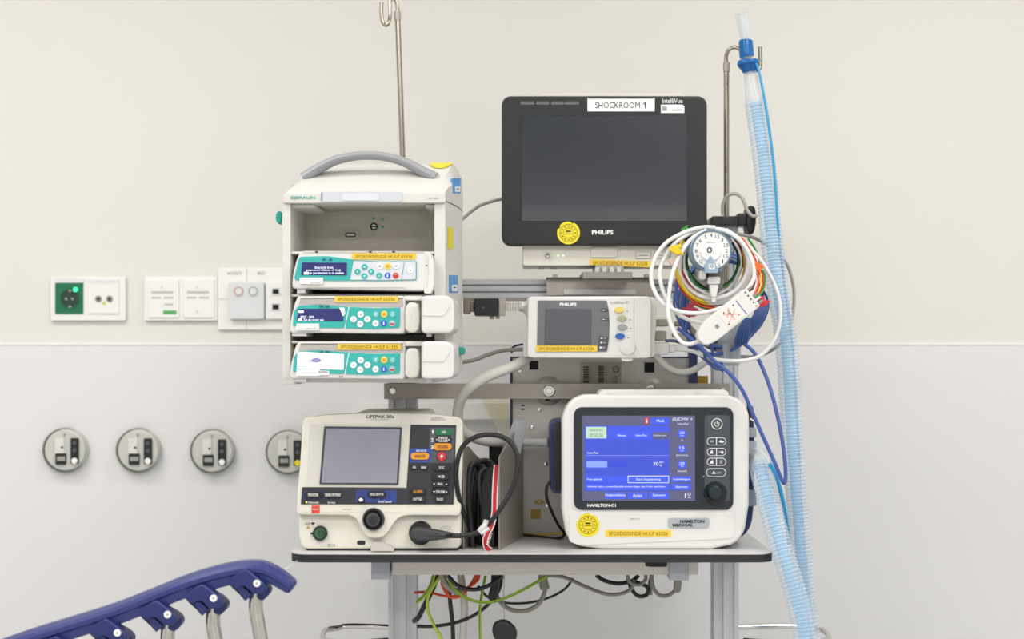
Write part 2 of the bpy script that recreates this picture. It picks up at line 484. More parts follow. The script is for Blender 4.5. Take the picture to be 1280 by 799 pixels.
for i, (lx, ly) in enumerate(LAMPS):
    place = ['over the trolley, left', 'over the trolley, right', 'above the camera, left', 'above the camera, right', 'at the far end, left', 'at the far end, right'][i]
    t = thing('ceiling_lamp', 'flush rectangular white ceiling lamp '+place, 'lamp', (lx, ly, ZT), 0, 'ceiling lamps')
    v, f = box_geo(-0.6, -0.3, -0.05, 0.6, 0.3, 0); obj('housing', v, f, SOCW, t)
    v, f = box_geo(-0.575, -0.275, -0.054, 0.575, 0.275, -0.05); obj('diffuser', v, f, LAMPM, t)

def xxw(px): return (px-HX)*WY/F
def zzw(py): return ZC+(HY-py)*WY/F
# ================================================================== WALL FITTINGS
def wallfr(name, label, cat, x, y, group): return Fr(name, label, cat, B1[0]+x/B1[2], B1[1]+y/B1[2], WY, group=group).use(B1)
g = wallfr('socket_plate', 'double white wall plate with a green power socket, far left on the wall', 'socket', 263, 307, 'wall plates')
fr_ = g.rect('frame', 87, 97, 440, 305, 0.010, 0, SOCW, bev=0.002, rc=8)
grn = g.rect('socket_insert', 108, 112, 240, 272, 0.013, 0.010, GRSOC, bev=0.001, rc=4)
g.ring('socket_rim', 178, 200, 48, 42, 0.0145, 0.013, mat('socket_rim_green', '0B5A3C', 0.4), grn)
g.disc('socket_well', 178, 200, 42, 0.0136, 0.013, mat('socket_well_dark', '15382B', 0.5), grn)
for dx in (-16, 14): g.disc('contact_hole', 176+dx, 202, 6, 0.0142, 0.0136, mat('contact_metal', 'A8B0A8', 0.3, metal=.6), grn)
g.rect('earth_clip', 172, 158, 184, 168, 0.0146, 0.0136, mat('contact_metal'), grn)
g.rect('earth_clip', 172, 234, 184, 244, 0.0146, 0.0136, mat('contact_metal'), grn)
g.disc('indicator_light', 204, 158, 11, 0.0150, 0.013, mat('green_led', '20D080', 0.3, emit='3CFFA0', es=1.6), grn, n=16)
g.rect('label_strip', 106, 110, 240, 126, 0.0140, 0.0130, SOCG, grn)
ins = g.rect('socket_insert', 262, 107, 408, 272, 0.013, 0.010, SOCW, bev=0.001, rc=4)
g.rect('label_strip', 268, 110, 404, 126, 0.0138, 0.0130, SOCG, ins)
for cx in (312, 364):
    g.disc('terminal', cx, 202, 15, 0.0150, 0.013, mat('terminal_grey', '8E8E7C', 0.4), ins, n=18)
    g.disc('terminal_hole', cx, 202, 7, 0.0155, 0.0150, BLK, ins, n=12)
g.disc('terminal_mark', 338, 222, 7, 0.0145, 0.013, mat('terminal_yellow', 'C8C85A', 0.4), ins, n=12)

g = wallfr('switch_plate', 'double white wall plate with two flat inserts, one with a green tab', 'switch', 700, 307, 'wall plates')
g.rect('frame', 527, 97, 872, 305, 0.010, 0, SOCW, bev=0.002, rc=8)
for x0 in (545, 712):
    a = g.rect('switch_insert', x0, 112, x0+146, 290, 0.0135, 0.010, SOCW, bev=0.001, rc=4)
    g.rect('label_strip', x0+16, 165, x0+120, 176, 0.0142, 0.0135, mat('switch_print', 'BDBDBA', .6), a)
    g.rect('label_strip', x0+16, 192, x0+62, 200, 0.0142, 0.0135, mat('switch_print'), a)
    g.rect('label_strip', x0+75, 192, x0+120, 200, 0.0142, 0.0135, mat('switch_print'), a)
    g.disc('indicator_light', x0+66, 148, 4, 0.0145, 0.0135, mat('switch_print'), a, n=10)
    if x0 == 545:
        g.rect('green_tab', x0+72, 256, x0+134, 273, 0.0146, 0.0135, mat('tab_green', '5EA860', .5), a)['label'] = 'green indicator tab'
        g.rect('label_strip', x0+76, 224, x0+118, 232, 0.0142, 0.0135, mat('switch_print'), a)
    else: g.disc('indicator_light', x0+66, 262, 5, 0.0145, 0.0135, mat('switch_print'), a, n=10)

g = wallfr('call_panel', 'white nurse call panel with red and green buttons, half hidden by the pump rack', 'panel', 1060, 350, 'wall plates')
g.rect('back_plate', 873, 57, 1275, 348, 0.008, 0, SOCW, bev=0.002, rc=6)
g.text('ASSIST', 918, 74, 990, 88, 0.0085, GPR); g.text('BED', 1062, 74, 1098, 88, 0.0085, GPR)
g.rect('engraved_line', 873, 201, 925, 204, 0.0086, 0.008, mat('switch_print'))
g.rect('engraved_line', 1008, 57, 1011, 118, 0.0086, 0.008, mat('switch_print'))
g.rect('engraved_line', 1008, 300, 1011, 348, 0.0086, 0.008, mat('switch_print'))
kp = g.rect('button_unit', 927, 120, 1092, 298, 0.022, 0.008, mat('call_unit_grey', 'DADDE0', .4), bev=0.003, rc=6)
for cx, c, nm in ((972, 'D0A8A8', 'red_button'), (1040, 'A8C0AC', 'green_button')):
    rr = g.ring('button_ring', cx, 166, 23, 17, 0.0236, 0.022, mat(nm+'_ring', c, .5), kp)
    g.disc('call_button', cx, 166, 16, 0.0230, 0.022, SOCG, kp, n=18)
jk = g.rect('jack_unit', 1098, 120, 1250, 298, 0.018, 0.008, SOCW, bev=0.003, rc=6)
for cy in (167, 240):
    g.rect('jack_frame', 1125, cy-18, 1168, cy+18, 0.0195, 0.018, SOCG, jk)
    g.rect('jack_hole', 1132, cy-12, 1161, cy+12, 0.0200, 0.0195, HOLE, jk)

for i, (cx, cy, dot) in enumerate([(153, 162, 'w'), (498, 163, 'w'), (847, 168, 'w'), (1203, 172, 'y')]):
    lab = ['round grey medical gas outlet on the wall, leftmost of the four',
           'round grey medical gas outlet on the wall, second from the left',
           'round grey medical gas outlet on the wall, third from the left',
           'round grey gas outlet with a yellow dot, half hidden behind the defibrillator'][i]
    g = Fr('gas_outlet', lab, 'outlet', B2[0]+cx/B2[2], B2[1]+cy/B2[2], WY-0.004, group='medical gas outlets').use(B2)
    g.lathe('housing', cx, cy, [(84, 0.026), (93, 0.0245), (97, 0.020), (99, 0.0)], OUTL)
    g.ring('rim', cx, cy, 104, 97, 0.012, 0, OUTRIM, n=36)
    bl = g.rect('label_block', cx-45, cy-58, cx-3, cy+15, 0.0285, 0.026, mat('outlet_cream', 'DADBD4', .5), rc=3)
    g.disc('label_dot', cx-12, cy-13, 6, 0.0290, 0.0285, BLK, bl, n=10)
    blk = g.rect('release_latch', cx-44, cy+15, cx+6, cy+68, 0.031, 0.026, BLK, bev=0.001, rc=4)
    g.rect('latch_grip', cx-36, cy+30, cx+2, cy+50, 0.033, 0.031, GREY, blk)
    st = g.rect('side_strip', cx+27, cy-57, cx+66, cy+64, 0.030, 0.026, BLK, bev=0.001, rc=5)
    g.disc('strip_screw', cx+46, cy-34, 9, 0.0310, 0.030, LPGRY, st, n=12)
    g.disc('strip_screw', cx+46, cy, 9, 0.0310, 0.030, LPGRY, st, n=12)
    g.disc('colour_dot', cx+46, cy+50, 14, 0.0320, 0.030, WPR if dot == 'w' else YELS, st, n=16)
    g.disc('top_mark', cx, cy-72, 7, 0.0268, 0.026, GREY, n=10)

struct(box('trim_2', xxw(452), WY-0.03, zzw(524), xxw(800), WY-0.004, zzw(503), SOCW, None, 0.002))

# ================================================================== TROLLEY
TZ = 0.943; TF = 2.22
tro = thing('equipment_trolley', 'aluminium equipment trolley with a white top edged in black', 'trolley', (0.03, 2.46, 0))
TO = Vector((0.03, 2.46, 0))
def tl(v): return [Vector(p)-TO for p in v]
def tpart(name, geo, m, parent=None, smooth=40): return obj(name, tl(geo[0]), geo[1], m, parent or tro, smooth=smooth)
def slab(x0, y0, x1, y1, z0, z1, r, bev=0.0):
    P = rounded([(x0, y0), (x1, y0), (x1, y1), (x0, y1)], r, 8)
    v, f = prism_geo(P, z0, z1, bev)          # (x, z-ish) -> swap
    return [(a, c, b) for a, b, c in v], f
TX0, TX1 = (361-640)*TF/F, (969-640)*TF/F
tpart('tabletop_core', slab(TX0, TF, TX1, 2.70, TZ-0.0145, TZ-0.002, 0.03), TEDGE)
tpart('tabletop', slab(TX0+0.0005, TF+0.0005, TX1-0.0005, 2.6995, TZ-0.002, TZ, 0.03), TABLE)
def B(x0, y0, z0, x1, y1, z1, bev=0.0): return box_geo(x0, y0, z0, x1, y1, z1, bev)
def zz(py, Y): return ZC+(HY-py)*Y/F
def xx(px, Y): return (px-HX)*Y/F
RY = 2.285
tpart('front_rail', B(xx(490, RY), RY, zz(719, RY), xx(873, RY), RY+0.02, TZ-0.0145, 0.001), GAL)
tpart('end_cap', B(xx(464, RY-.01), RY-0.01, zz(725, RY-.01), xx(487, RY-.01), RY+0.03, TZ-0.0145, 0.002), LGREY)
tpart('end_cap', B(xx(837, RY-.01), RY-0.01, zz(726, RY-.01), xx(861, RY-.01), RY+0.03, TZ-0.0145, 0.002), LGREY)
for xa in (xx(480, RY), xx(846, RY)):
    tpart('side_beam', B(xa-0.012, RY+0.02, TZ-0.040, xa+0.012, 2.68, TZ-0.0145, 0.001), GAL)
tpart('rear_rail', B(xx(480, RY), 2.65, TZ-0.04, xx(880, RY), 2.68, TZ-0.0145, 0.001), GAL)
def extrusion(cx, cy, w, z0, z1):
    h = w/2; s = w*0.10; d = w*0.16; k = w*0.22; q = w*0.06
    def side():   # one side from corner to corner, in local (u outward)
        return [(-h, h), (-k-s, h), (-k-s, h-d*0.5), (-k+s, h-d*0.5), (-k+s, h), (k-s, h), (k-s, h-d*0.5), (k+s, h-d*0.5), (k+s, h)]
    P = []
    for i in range(4):
        a = -PI/2*i
        for u, v in side(): P.append((cx+u*math.cos(a)-v*math.sin(a), cy+u*math.sin(a)+v*math.cos(a)))
    v, f = prism_geo(P, z0, z1)
    return [(a, c, b) for a, b, c in v], f
PY = 2.50
pw = 0.050
lx_ = xx(503, PY); rx_ = xx(908, PY)
tpart('post', extrusion(lx_, PY+pw/2, pw, 0.06, 1.40), ALU, smooth=0)
tpart('post', extrusion(rx_, PY+0.022, 0.044, 0.06, zz(270, PY)), ALU, smooth=0)
for xa in (lx_, rx_):
    tpart('base_beam', B(xa-0.025, 2.2, 0.06, xa+0.025, 2.8, 0.10, 0.002), ALU)
    for ya in (2.23, 2.77):
        v, f = tube_geo([Vector((xa-0.012, ya, 0.03)), Vector((xa+0.012, ya, 0.03))], 0.03, 20)
        c = obj('caster_wheel', tl(v), f, BLKR, tro)
tpart('base_beam', B(lx_, 2.48, 0.06, rx_, 2.52, 0.10, 0.002), ALU)
# upper rail of aluminium profile with grooves
RLY = 2.48
za, zb = zz(372, RLY), zz(349, RLY)
prof = [(0, 0), (0, .25), (.008, .27), (.008, .33), (0, .35), (0, .62), (.008, .64), (.008, .70), (0, .72), (0, 1), (.03, 1), (.03, 0)]
def lengthprofile(prof, x0, x1, Yf, z0, z1):
    N = len(prof); vs = []
    for x in (x0, x1):
        for d, u in prof: vs.append((x, Yf+d, z0+u*(z1-z0)))
    fs = [(i, (i+1) % N, N+(i+1) % N, N+i) for i in range(N)]+[tuple(range(N)), tuple(range(2*N-1, N-1, -1))]
    return vs, fs
tpart('upper_rail', lengthprofile(prof, xx(500, RLY), xx(912, RLY), RLY, za, zb), ALU, smooth=0)
# flat steel crossbar with bolts
CBY = 2.43
cb = tpart('steel_crossbar', B(xx(480, CBY), CBY, zz(499, CBY), xx(912, CBY), CBY+0.006, zz(479.5, CBY), 0.0008), STEEL)
def bolt(px, py, Y, r, parent):
    cx, cz = xx(px, Y), zz(py, Y); vs = []; fs = []
    pr = [(r, 0.0), (r, -0.003), (r*.85, -0.0045), (r*.6, -0.0045), (r*.6, -0.008), (r*.5, -0.009), (r*.28, -0.009), (r*.25, -0.006), (0.0001, -0.006)]
    n = 24
    for rr, d in pr:
        for i in range(n): vs.append((cx+rr*math.cos(2*PI*i/n), Y+d, cz+rr*math.sin(2*PI*i/n)))
    for k in range(len(pr)-1):
        for i in range(n): fs.append((k*n+i, k*n+(i+1) % n, (k+1)*n+(i+1) % n, (k+1)*n+i))
    return tpart('bolt', (vs, fs), CHROME, parent)
bolt(686, 489, CBY, 0.0105, cb); bolt(813, 487, CBY, 0.0085, cb); bolt(491, 489, CBY, 0.006, cb); bolt(903, 489, CBY, 0.006, cb)
for bx in (488, 905): tpart('clamp_block', B(xx(bx-8, CBY), CBY+0.006, zz(497, CBY), xx(bx+8, CBY), PY, zz(482, CBY)), STEEL)
# chrome push loops low on both posts
for pxs, sgn, xo in ((lx_-0.02, -1, 402), (rx_+0.02, 1, 1036)):
    Ya, Yb = 2.415, 2.525; za_ = 0.768
    xe = xx(xo, 2.45)
    pts = [(pxs, Yb, za_), ((pxs*0.35+xe*0.65), Yb, za_+.002), (xe-sgn*0.02, Yb-0.008, za_), (xe, (Ya+Yb)/2+.02, za_), (xe-sgn*0.01, Ya+0.01, za_-0.004), ((pxs+xe)/2, Ya, za_-0.006), (pxs, Ya+0.02, za_-0.006)]
    v, f = tube_geo(cr([Vector(p) for p in pts], 8), 0.0052, 12); obj('push_loop', tl(v), f, CHROME, tro)
# monitor bracket on the upper rail
bk = tpart('monitor_bracket', lengthprofile([(0, 0), (0, 1), (.005, 1), (.005, 0)], xx(683, 2.45), xx(815, 2.45), 2.45, zz(369, 2.45), zz(349.5, 2.45)), STEEL, smooth=0)
tpart('bracket_lip', B(xx(683, 2.45), 2.44, zz(349.5, 2.45), xx(815, 2.45), 2.47, zz(347, 2.45)), mat('dark_bracket', '5A554E', .5, metal=.5), bk)
tpart('bracket_slot', B(xx(704, 2.45), 2.446, zz(369, 2.45), xx(795, 2.45), 2.45, zz(361, 2.45), 0.002), mat('slot_pale', 'C6C6C4', .5), bk)
for bx in (694, 808): tpart('bracket_pin', B(xx(bx-3, 2.45), 2.442, zz(348, 2.45), xx(bx+3, 2.45), 2.455, zz(343, 2.45)), STEEL, bk)
tpart('mount_plate', B(xx(727, 2.44), 2.40, zz(349.5, 2.44), xx(788, 2.44), 2.52, zz(341.5, 2.44), 0.001), mat('mount_grey', '8F8D88', .45, metal=.4), bk)
tpart('mount_block', B(xx(743, 2.44), 2.41, zz(342, 2.44), xx(778, 2.44), 2.50, zz(333, 2.44), 0.001), STEEL, bk)
for bx in (747, 756, 765, 774): tpart('mount_tooth', B(xx(bx-3, 2.405), 2.403, zz(340, 2.405), xx(bx+2, 2.405), 2.412, zz(334, 2.405)), CHROME, bk)
tpart('black_hanging_knob', slab(xx(808, 2.25), 2.25, xx(835, 2.25), 2.285, zz(709, 2.25), TZ-0.0145, 0.012), BLKR)

# ================================================================== STEEL CASE behind the ventilator
g = Fr('steel_equipment_case', 'flat steel equipment case standing behind the ventilator, with two square holes', 'case', 750, 668, 2.455, floor_z=TZ)
g.rect('front_panel', 641, 448, 862, 669.0, 0, -0.003, STEELC)
g.rect('case_body', 637.5, 446, 866, 669.0, -0.003, -0.07, NAVY, bev=0.001)
g.use(D8)
for (x0, y0, x1, y1) in ((277, 141, 351, 214),): g.rect('square_hole', x0, y0, x1, y1, 0.0006, 0, HOLE)
g.use(A5); g.rect('square_hole', 1033, 518, 1085, 572, 0.0006, 0, HOLE)
g.use(FULL)
for cx, cy in ((686, 489), (813, 489)):
    g.lathe('round_boss', cx, cy, [(10, 0.009), (14, 0.008), (17, 0.003), (18.5, 0.0)], STEELC)
g.rect('boss_slot', 681.5, 494, 688.5, 501, 0.0105, 0.009, HOLE)
g.use(D8)
for cx, cy in ((195, 222), (356, 546), (296, 692)): g.lathe('panel_screw', cx, cy, [(8, 0.003), (15, 0.0026), (18, 0.0)], CHROME)
for cy in (452, 510, 542): g.rect('vent_slot', 208, cy-5, 236, cy+5, 0.0005, 0, HOLE, rc=3)
g.use(B8)
for cx, cy in ((517, 401), (524, 590)): g.lathe('panel_screw', cx, cy, [(5, 0.003), (8, 0.0026), (10, 0.0)], CHROME)
g.rect('yellow_marker', 448, 606, 495, 650, 0.0006, 0, mat('marker_yellow', 'C4A638', .5))['label'] = 'square yellow sticker'
g.oval('oval_marker', 487, 573, 24, 11, 0.0006, 0, mat('marker_yellow'))
g.oval('oval_marker_centre', 487, 573, 9, 5, 0.0009, 0.0006, STEELC)
g.use(A5)
lb = g.rect('type_label', 697, 516, 912, 640, 0.0006, 0, mat('type_label_film', 'AFA898', .5))
random.seed(3)
for x0, w_ in ((712, 30), (790, 30)):
    y = 538
    while y < 626:
        h = random.choice((2, 3, 5, 7)); g.rect('bar_mark', x0, y, x0+w_, y+h, 0.0009, 0.0006, BLKF, lb); y += h+random.choice((2, 3))
for x0 in (748, 826):
    for y in range(540, 620, 14): g.rect('bar_mark', x0, y, x0+7, y+9, 0.0009, 0.0006, GPR, lb)
g.ring('print_ring', 884, 556, 18, 14, 0.0009, 0.0006, BLKF, lb); g.text('C€', 872, 548, 896, 566, 0.0009, BLKF, lb)
g.text('LCB', 868, 590, 890, 626, 0.0009, BLKF, lb)
g.use(FULL)
g.rect('side_bracket', 862, 432, 872, 484, 0.01, -0.02, NAVY, bev=.001)
g.rect('yellow_tag', 872, 470, 885, 480, 0.0, -0.003, mat('tag_ochre', 'B08A28', .5))

# ================================================================== PUMP RACK
YAW = math.radians(-2)
R = Fr('pump_rack', 'white infusion pump docking rack with a grey carrying handle and three pumps', 'pump rack', 455, 478, 2.20, YAW); R.use(A1)
DB = -0.165; BW = -0.13
def side(name, x0, x1, y0, y1, db=DB, m=RACKW): return R.rect(name, x0, y0, x1, y1, 0, db, m, bev=0.002)
side('side_wall', 62, 114, 355, 1455, -0.16)
FLX = 0.0155; FLD = 0.12     # the right flank flares out behind the front edge
def wedge():
    xi, zt = R.L(1000, 355, 0); xo, _ = R.L(1066, 355, 0); zb_ = R.L(1066, 1420, 0)[1]
    P2 = [(xi, 0.0), (xo, 0.0), (xo+0.35*FLX, 0.03), (xo+0.72*FLX, 0.07), (xo+FLX, FLD), (xo+FLX, 0.165), (xi, 0.165)]
    v, f = prism_geo(P2, zb_, zt, 0.0)
    v = [(a, c, b-(0.010 if (b < zb_+.001 and c < .01) else 0)) for a, b, c in v]
    return R.mk('side_wall', v, f, RACKW, None)
wedge()
R.rect('back_wall', 114, 1420, 1000, 250, BW, DB, RACKIN)
R.rect('compartment_ceiling', 114, 340, 1000, 362, -0.002, BW, RACKIN)
bd = R.poly('front_band', [(66, 364), (1068, 362), (1068, 300), (90, 300), (68, 306)], 0.006, -0.03, RACKW, bev=0.002, rc=6)
R.rect('lamp_strip', 300, 293, 800, 355, 0.0075, 0.006, BAND, bd, rc=10)
R.rect('lamp_lens', 430, 305, 662, 348, 0.0085, 0.0075, mat('lamp_lens_grey', 'D8DCE4', .2), bd, rc=20)
R.rect('seam', 303, 296, 308, 350, 0.0086, 0.0075, mat('seam_dark', '7A7D84', .5), bd)
R.text('B|BRAUN', 116, 320, 264, 346, 0.0065, TEALT, bd, bold=0.02)
R.text('000178965', 962, 331, 1022, 340, 0.0065, GPR, bd)
# hood
def hood():
    xl, zl = R.L(85, 300, 0.004); xr, zr = R.L(1066, 300, 0.004)
    rows = [(-0.004, 0.0, 0.0, 0), (0.006, 0.008, 0.002, .07), (0.02, 0.017, 0.004, .22), (0.04, 0.027, 0.006, .45), (0.07, 0.042, 0.009, .72), (0.10, 0.055, 0.011, .9), (0.13, 0.063, 0.014, 1), (0.17, 0.066, 0.017, 1)]
    vs = []; fs = []; n = 20
    zc = (zl+zr)/2
    for dy, dz, inl, fl in rows:
        for i in range(n+1):
            u = i/n; x = xl+inl+(xr-xl-inl*1.0+fl*FLX)*u
            dip = 0
            e = min(u, 1-u)*n
            if e < 1: dip = dz*0.10
            if e < 0.5: dip = dz*0.35
            vs.append((x, dy, zc+dz-dip))
    M = len(rows)
    for k in range(M-1):
        for i in range(n): fs.append((k*(n+1)+i, k*(n+1)+i+1, (k+1)*(n+1)+i+1, (k+1)*(n+1)+i))
    # skirts
    base = len(vs)
    for k in range(M): vs.append((vs[k*(n+1)][0]*1.0, rows[k][0], zc-0.012))
    for k in range(M): vs.append((vs[k*(n+1)+n][0], rows[k][0], zc-0.012))
    for k in range(M-1):
        fs.append((k*(n+1), (k+1)*(n+1), base+k+1, base+k))
        fs.append((k*(n+1)+n, base+M+k, base+M+k+1, (k+1)*(n+1)+n))
    fs.append(tuple([i for i in range(n+1)]+[base+M, base]))
    fs.append(tuple([(M-1)*(n+1)+i for i in range(n, -1, -1)]+[base+M-1, base+2*M-1]))
    fs.append(tuple([base+k for k in range(M)]+[base+M+k for k in range(M-1, -1, -1)]))
    return R.mk('hood', vs, fs, RACKW, None, smooth=35)
hd = hood()
# carrying handle: flattened arch
hp = []
hr = []
arch = [(195, 213), (250, 175), (330, 128), (420, 92), (520, 74), (600, 71), (680, 76), (770, 96), (850, 128), (930, 172), (1005, 212)]
for x, y in arch:
    q = R.L(x, y+0, -0.055); hp.append(Vector((q[0], 0.055, q[1])))
path = cr(hp, 5)
NN = len(path)
vs, fs = [], []
sec = rounded([(-1, -1), (1, -1), (1, 1), (-1, 1)], 1.0, 4)
for i, p in enumerate(path):
    u = i/(NN-1); a = path[max(0, i-1)]; b = path[min(NN-1, i+1)]; T = (b-a).normalized(); Nn = Vector((-T.z, 0, T.x))
    th = 0.0068+0.0028*abs(2*u-1)**2; wd = 0.013+0.004*abs(2*u-1)
    for s_, q in sec: vs.append(tuple(p+Nn*(q*th)+Vector((0, s_*wd, 0))))
K = len(sec)
for i in range(NN-1):
    for k in range(K): fs.append((i*K+k, i*K+(k+1) % K, (i+1)*K+(k+1) % K, (i+1)*K+k))
fs.append(tuple(range(K))); fs.append(tuple((NN-1)*K+k for k in range(K-1, -1, -1)))
obj('carrying_handle', vs, fs, HANDLE, R.root, smooth=60)['label'] = 'curved grey carrying handle'
def hood_sticker():
    cx = R.L(1042, 119, -0.12)[0]; zc = R.L(85, 300, 0.004)[1]; n = 28; vs = []
    zc = (zc+R.L(1066, 300, 0.004)[1])/2
    pr = [(0.07, 0.042), (0.10, 0.055), (0.13, 0.063), (0.17, 0.066)]
    for off in (.0034, .0012):
        for i in range(n):
            a = 2*PI*i/n; d = 0.115+.028*math.sin(a); x = cx+.0185*math.cos(a)
            for (d0_, z0_), (d1_, z1_) in zip(pr, pr[1:]):
                if d0_ <= d <= d1_: z = z0_+(z1_-z0_)*(d-d0_)/(d1_-d0_)
            vs.append((x, d, zc+z+off))
    fs = [tuple(range(n)), tuple(range(2*n-1, n-1, -1))]+[(i, (i+1) % n, n+(i+1) % n, n+i) for i in range(n)]
    return R.mk('round_sticker', vs, fs, YELS, None, smooth=0)
st = hood_sticker()
st['label'] = 'yellow inspection sticker on the hood'
# stickers on the slanted right flank
def flank(name, pa, pb, ya, yb, m, off, parent=None):
    xr = R.L(1066, 800, 0)[0]; vs = []
    for o_ in (off, -0.001):
        for px, py in ((pa, yb), (pb, yb), (pb, ya), (pa, ya)):
            u = (px-556)/20.5; d = u*FLD; x = xr+u*FLX+o_; wp = R.R @ Vector((x, d, 0))+R.O
            vs.append((x, d-o_, ZC+(HY-py)*wp.y/F-R.O.z))
    return obj(name, vs, [(0, 1, 2, 3), (7, 6, 5, 4), (0, 4, 5, 1), (1, 5, 6, 2), (2, 6, 7, 3), (3, 7, 4, 0)], m, parent or R.root, smooth=0)
for (pa, pb, ya, yb, m, nm) in ((564, 575, 223, 242, BLULAB, 'blue_label'), (558.5, 564.5, 284, 311, YELS, 'yellow_strip_sticker'), (560, 571, 344, 366, BLULAB, 'blue_label')):
    o = flank(nm, pa, pb, ya, yb, m, .0022)
    if nm == 'blue_label': flank('white_field', pa+3, pb-1, ya+(yb-ya)*.55, yb-2, WPR, .0027, o); flank('print_mark', pa+5, pb-3, ya+(yb-ya)*.68, ya+(yb-ya)*.74, BLKF, .0031, o)
    o['label'] = nm.replace('_', ' ')+' on the right flank'
# rack fittings
R.use(A1)
kl = R.lathe('key_lock', 627, 508, [(12, BW+.004), (20, BW+.005), (24, BW+.003), (25, BW)], BLK, d0=BW)
R.disc('lock_face', 627, 508, 15, BW+.0062, BW+.005, WPR, kl)
R.rect('lock_slot', 611, 504, 643, 512, BW+.0068, BW+.0062, BLK, kl)
pt = R.rect('port_surround', 440, 535, 535, 588, BW+.003, BW, RACKIN, rc=26)
R.rect('port_opening', 448, 544, 518, 574, BW+.0036, BW+.003, mat('port_dark', '5F5E52', .5), pt, rc=15)
R.rect('port_contact', 460, 554, 508, 564, BW+.0042, BW+.0036, WPR, pt, rc=5)
R.poly('warning_symbol', [(668, 470), (694, 470), (681, 447)], BW+.0005, BW, TEALD); R.poly('warning_symbol_centre', [(674, 467), (688, 467), (681, 454)], BW+.0009, BW+.0005, RACKIN)
R.rect('lock_symbol', 617, 450, 633, 464, BW+.0005, BW, TEALD); R.rect('lock_symbol', 674, 502, 688, 516, BW+.0005, BW, TEALD)
R.rect('ceiling_slide', 118, 372, 262, 392, -0.01, -0.11, RACKW, bev=.001); R.rect('ceiling_slide', 945, 372, 1000, 390, -0.01, -0.11, RACKW, bev=.001)
for (ya) in (665, 928, 1216, 1458):
    R.rect('shelf_lip', 114, ya-4, 1000, ya+12, -0.006, BW, RACKW, bev=.001)
R.rect('front_foot', 70, 1440, 150, 1480, 0.0, -0.05, RACKW, bev=.001)
R.rect('rack_base', 112, 1420, 1000, 1462, -0.004, -0.25, RACKW, bev=.002)
tk = R.oval('teal_knob', 40, 450, 20, 40, -0.02, -0.045, TEALD, bev=.003); tk['label'] = 'teal release knob'
R.rect('knob_stem', 40, 435, 66, 465, -0.028, -0.038, TEALD)
tk = R.use(A2).rect('teal_knob', 965, 562, 1010, 604, -0.10, -0.13, TEALD, bev=.003, rc=14); tk['label'] = 'teal release knob'
R.rect('yellow_edge_sticker', 100, 545, 112, 605, -0.02, -0.05, YEL)
R.rect('mount_arm', 600, 735, 850, 752, -0.10, -0.30, RACKW); R.rect('pole_bracket', 500, 700, 700, 735, -0.19, -0.33, RACKW)

def btns(g, parent, L, r, d, m, n=18, mark=None):
    for (x, y) in L:
        b = g.disc('button', x, y, r, d+0.0012, d, m, parent, bev=0.0004, n=n)
        if mark == 'arrow': pass
def arrows(g, parent, items, d, m, s=7):
    for x, y, k in items:
        if k == 'u': P = [(x-s, y+s*.6), (x+s, y+s*.6), (x, y-s*.7)]
        elif k == 'd': P = [(x-s, y-s*.6), (x+s, y-s*.6), (x, y+s*.7)]
        elif k == 'l': P = [(x+s*.6, y-s), (x+s*.6, y+s), (x-s*.7, y)]
        else: P = [(x-s*.6, y-s), (x-s*.6, y+s), (x+s*.7, y)]
        g.poly('arrow_mark', P, d+0.0016, d+0.0012, m, parent)

# --- volumetric pump (top)
PD = 0.012
P = Fr('volumetric_pump', 'infusion pump with pale keypad, topmost and narrowest of the three in the rack', 'infusion pump', 452, 362, 2.19, YAW, group='infusion pumps in the rack'); P.use(A2)
bd = P.poly('housing', [(106, 252), (104, 200), (118, 140), (132, 88), (150, 56), (800, 58), (838, 64), (846, 110), (848, 200), (842, 262), (780, 268), (160, 256), (128, 258)], PD, -0.12, WHITE, bev=0.004, rc=14)
P.rect('top_slot', 160, 61, 800, 66, PD+.0006, PD, RACKIN, bd)
for x in (227, 510, 698-66): P.rect('latch_slot', x, 59, x+14, 66, PD+.0012, PD+.0006, HOLE, bd)
P.rect('lower_groove', 190, 247, 700, 250, PD+.0006, PD-.001, RACKIN, bd)
P.poly('door_flap', [(816, 66), (834, 70), (850, 112), (850, 240), (832, 282), (800, 280), (799, 262), (816, 250), (826, 150)], PD+.003, PD-.03, WHITE, bd, bev=0.0006, rc=4)
P.disc('flap_hole', 812, 134, 4, PD+.0046, PD+.004, BLK, bd, n=10)
dp = P.poly('display_bezel', [(118, 196), (140, 100), (150, 88), (290, 84), (424, 102), (424, 118), (404, 214), (134, 212), (120, 207)], PD+.0012, PD, TEAL, rc=8)
sc = P.poly('display', [(152, 184), (158, 118), (394, 119), (393, 186)], PD+.0018, PD+.0012, NAVYD, dp, rc=3)
P.text('Overzicht front', 224, 137, 322, 151, PD+.0022, DISPW, sc)
P.text('parameters infusion of druk', 180, 152, 362, 166, PD+.0022, DISPW, sc)
P.text('en parameters in te stellen', 195, 167, 376, 182, PD+.0022, DISPW, sc)
P.rect('highlight_mark', 168, 168, 192, 181, PD+.0022, PD+.0018, DISPW, sc)
P.rect('bezel_window', 264, 97, 284, 110, PD+.0018, PD+.0012, mat('bezel_teal_dark', '1C6F7C', .3), dp, rc=6); P.rect('bezel_window', 298, 97, 318, 110, PD+.0018, PD+.0012, mat('bezel_teal_dark'), dp, rc=6)
kb = P.poly('keypad', [(404, 214), (424, 105), (560, 112), (760, 112), (760, 210), (600, 215)], PD+.0011, PD, TEAL, rc=4)
P.poly('keypad_field', [(411, 209), (429, 110), (560, 116), (755, 116), (755, 206), (600, 211)], PD+.0016, PD+.0011, KEYPAD, kb, rc=3)
P.poly('keypad_divider', [(678, 210), (681, 210), (697, 116), (693, 116)], PD+.0020, PD+.0016, mat('divider_grey', '8C96A4', .5), kb)
dd = PD+.0016
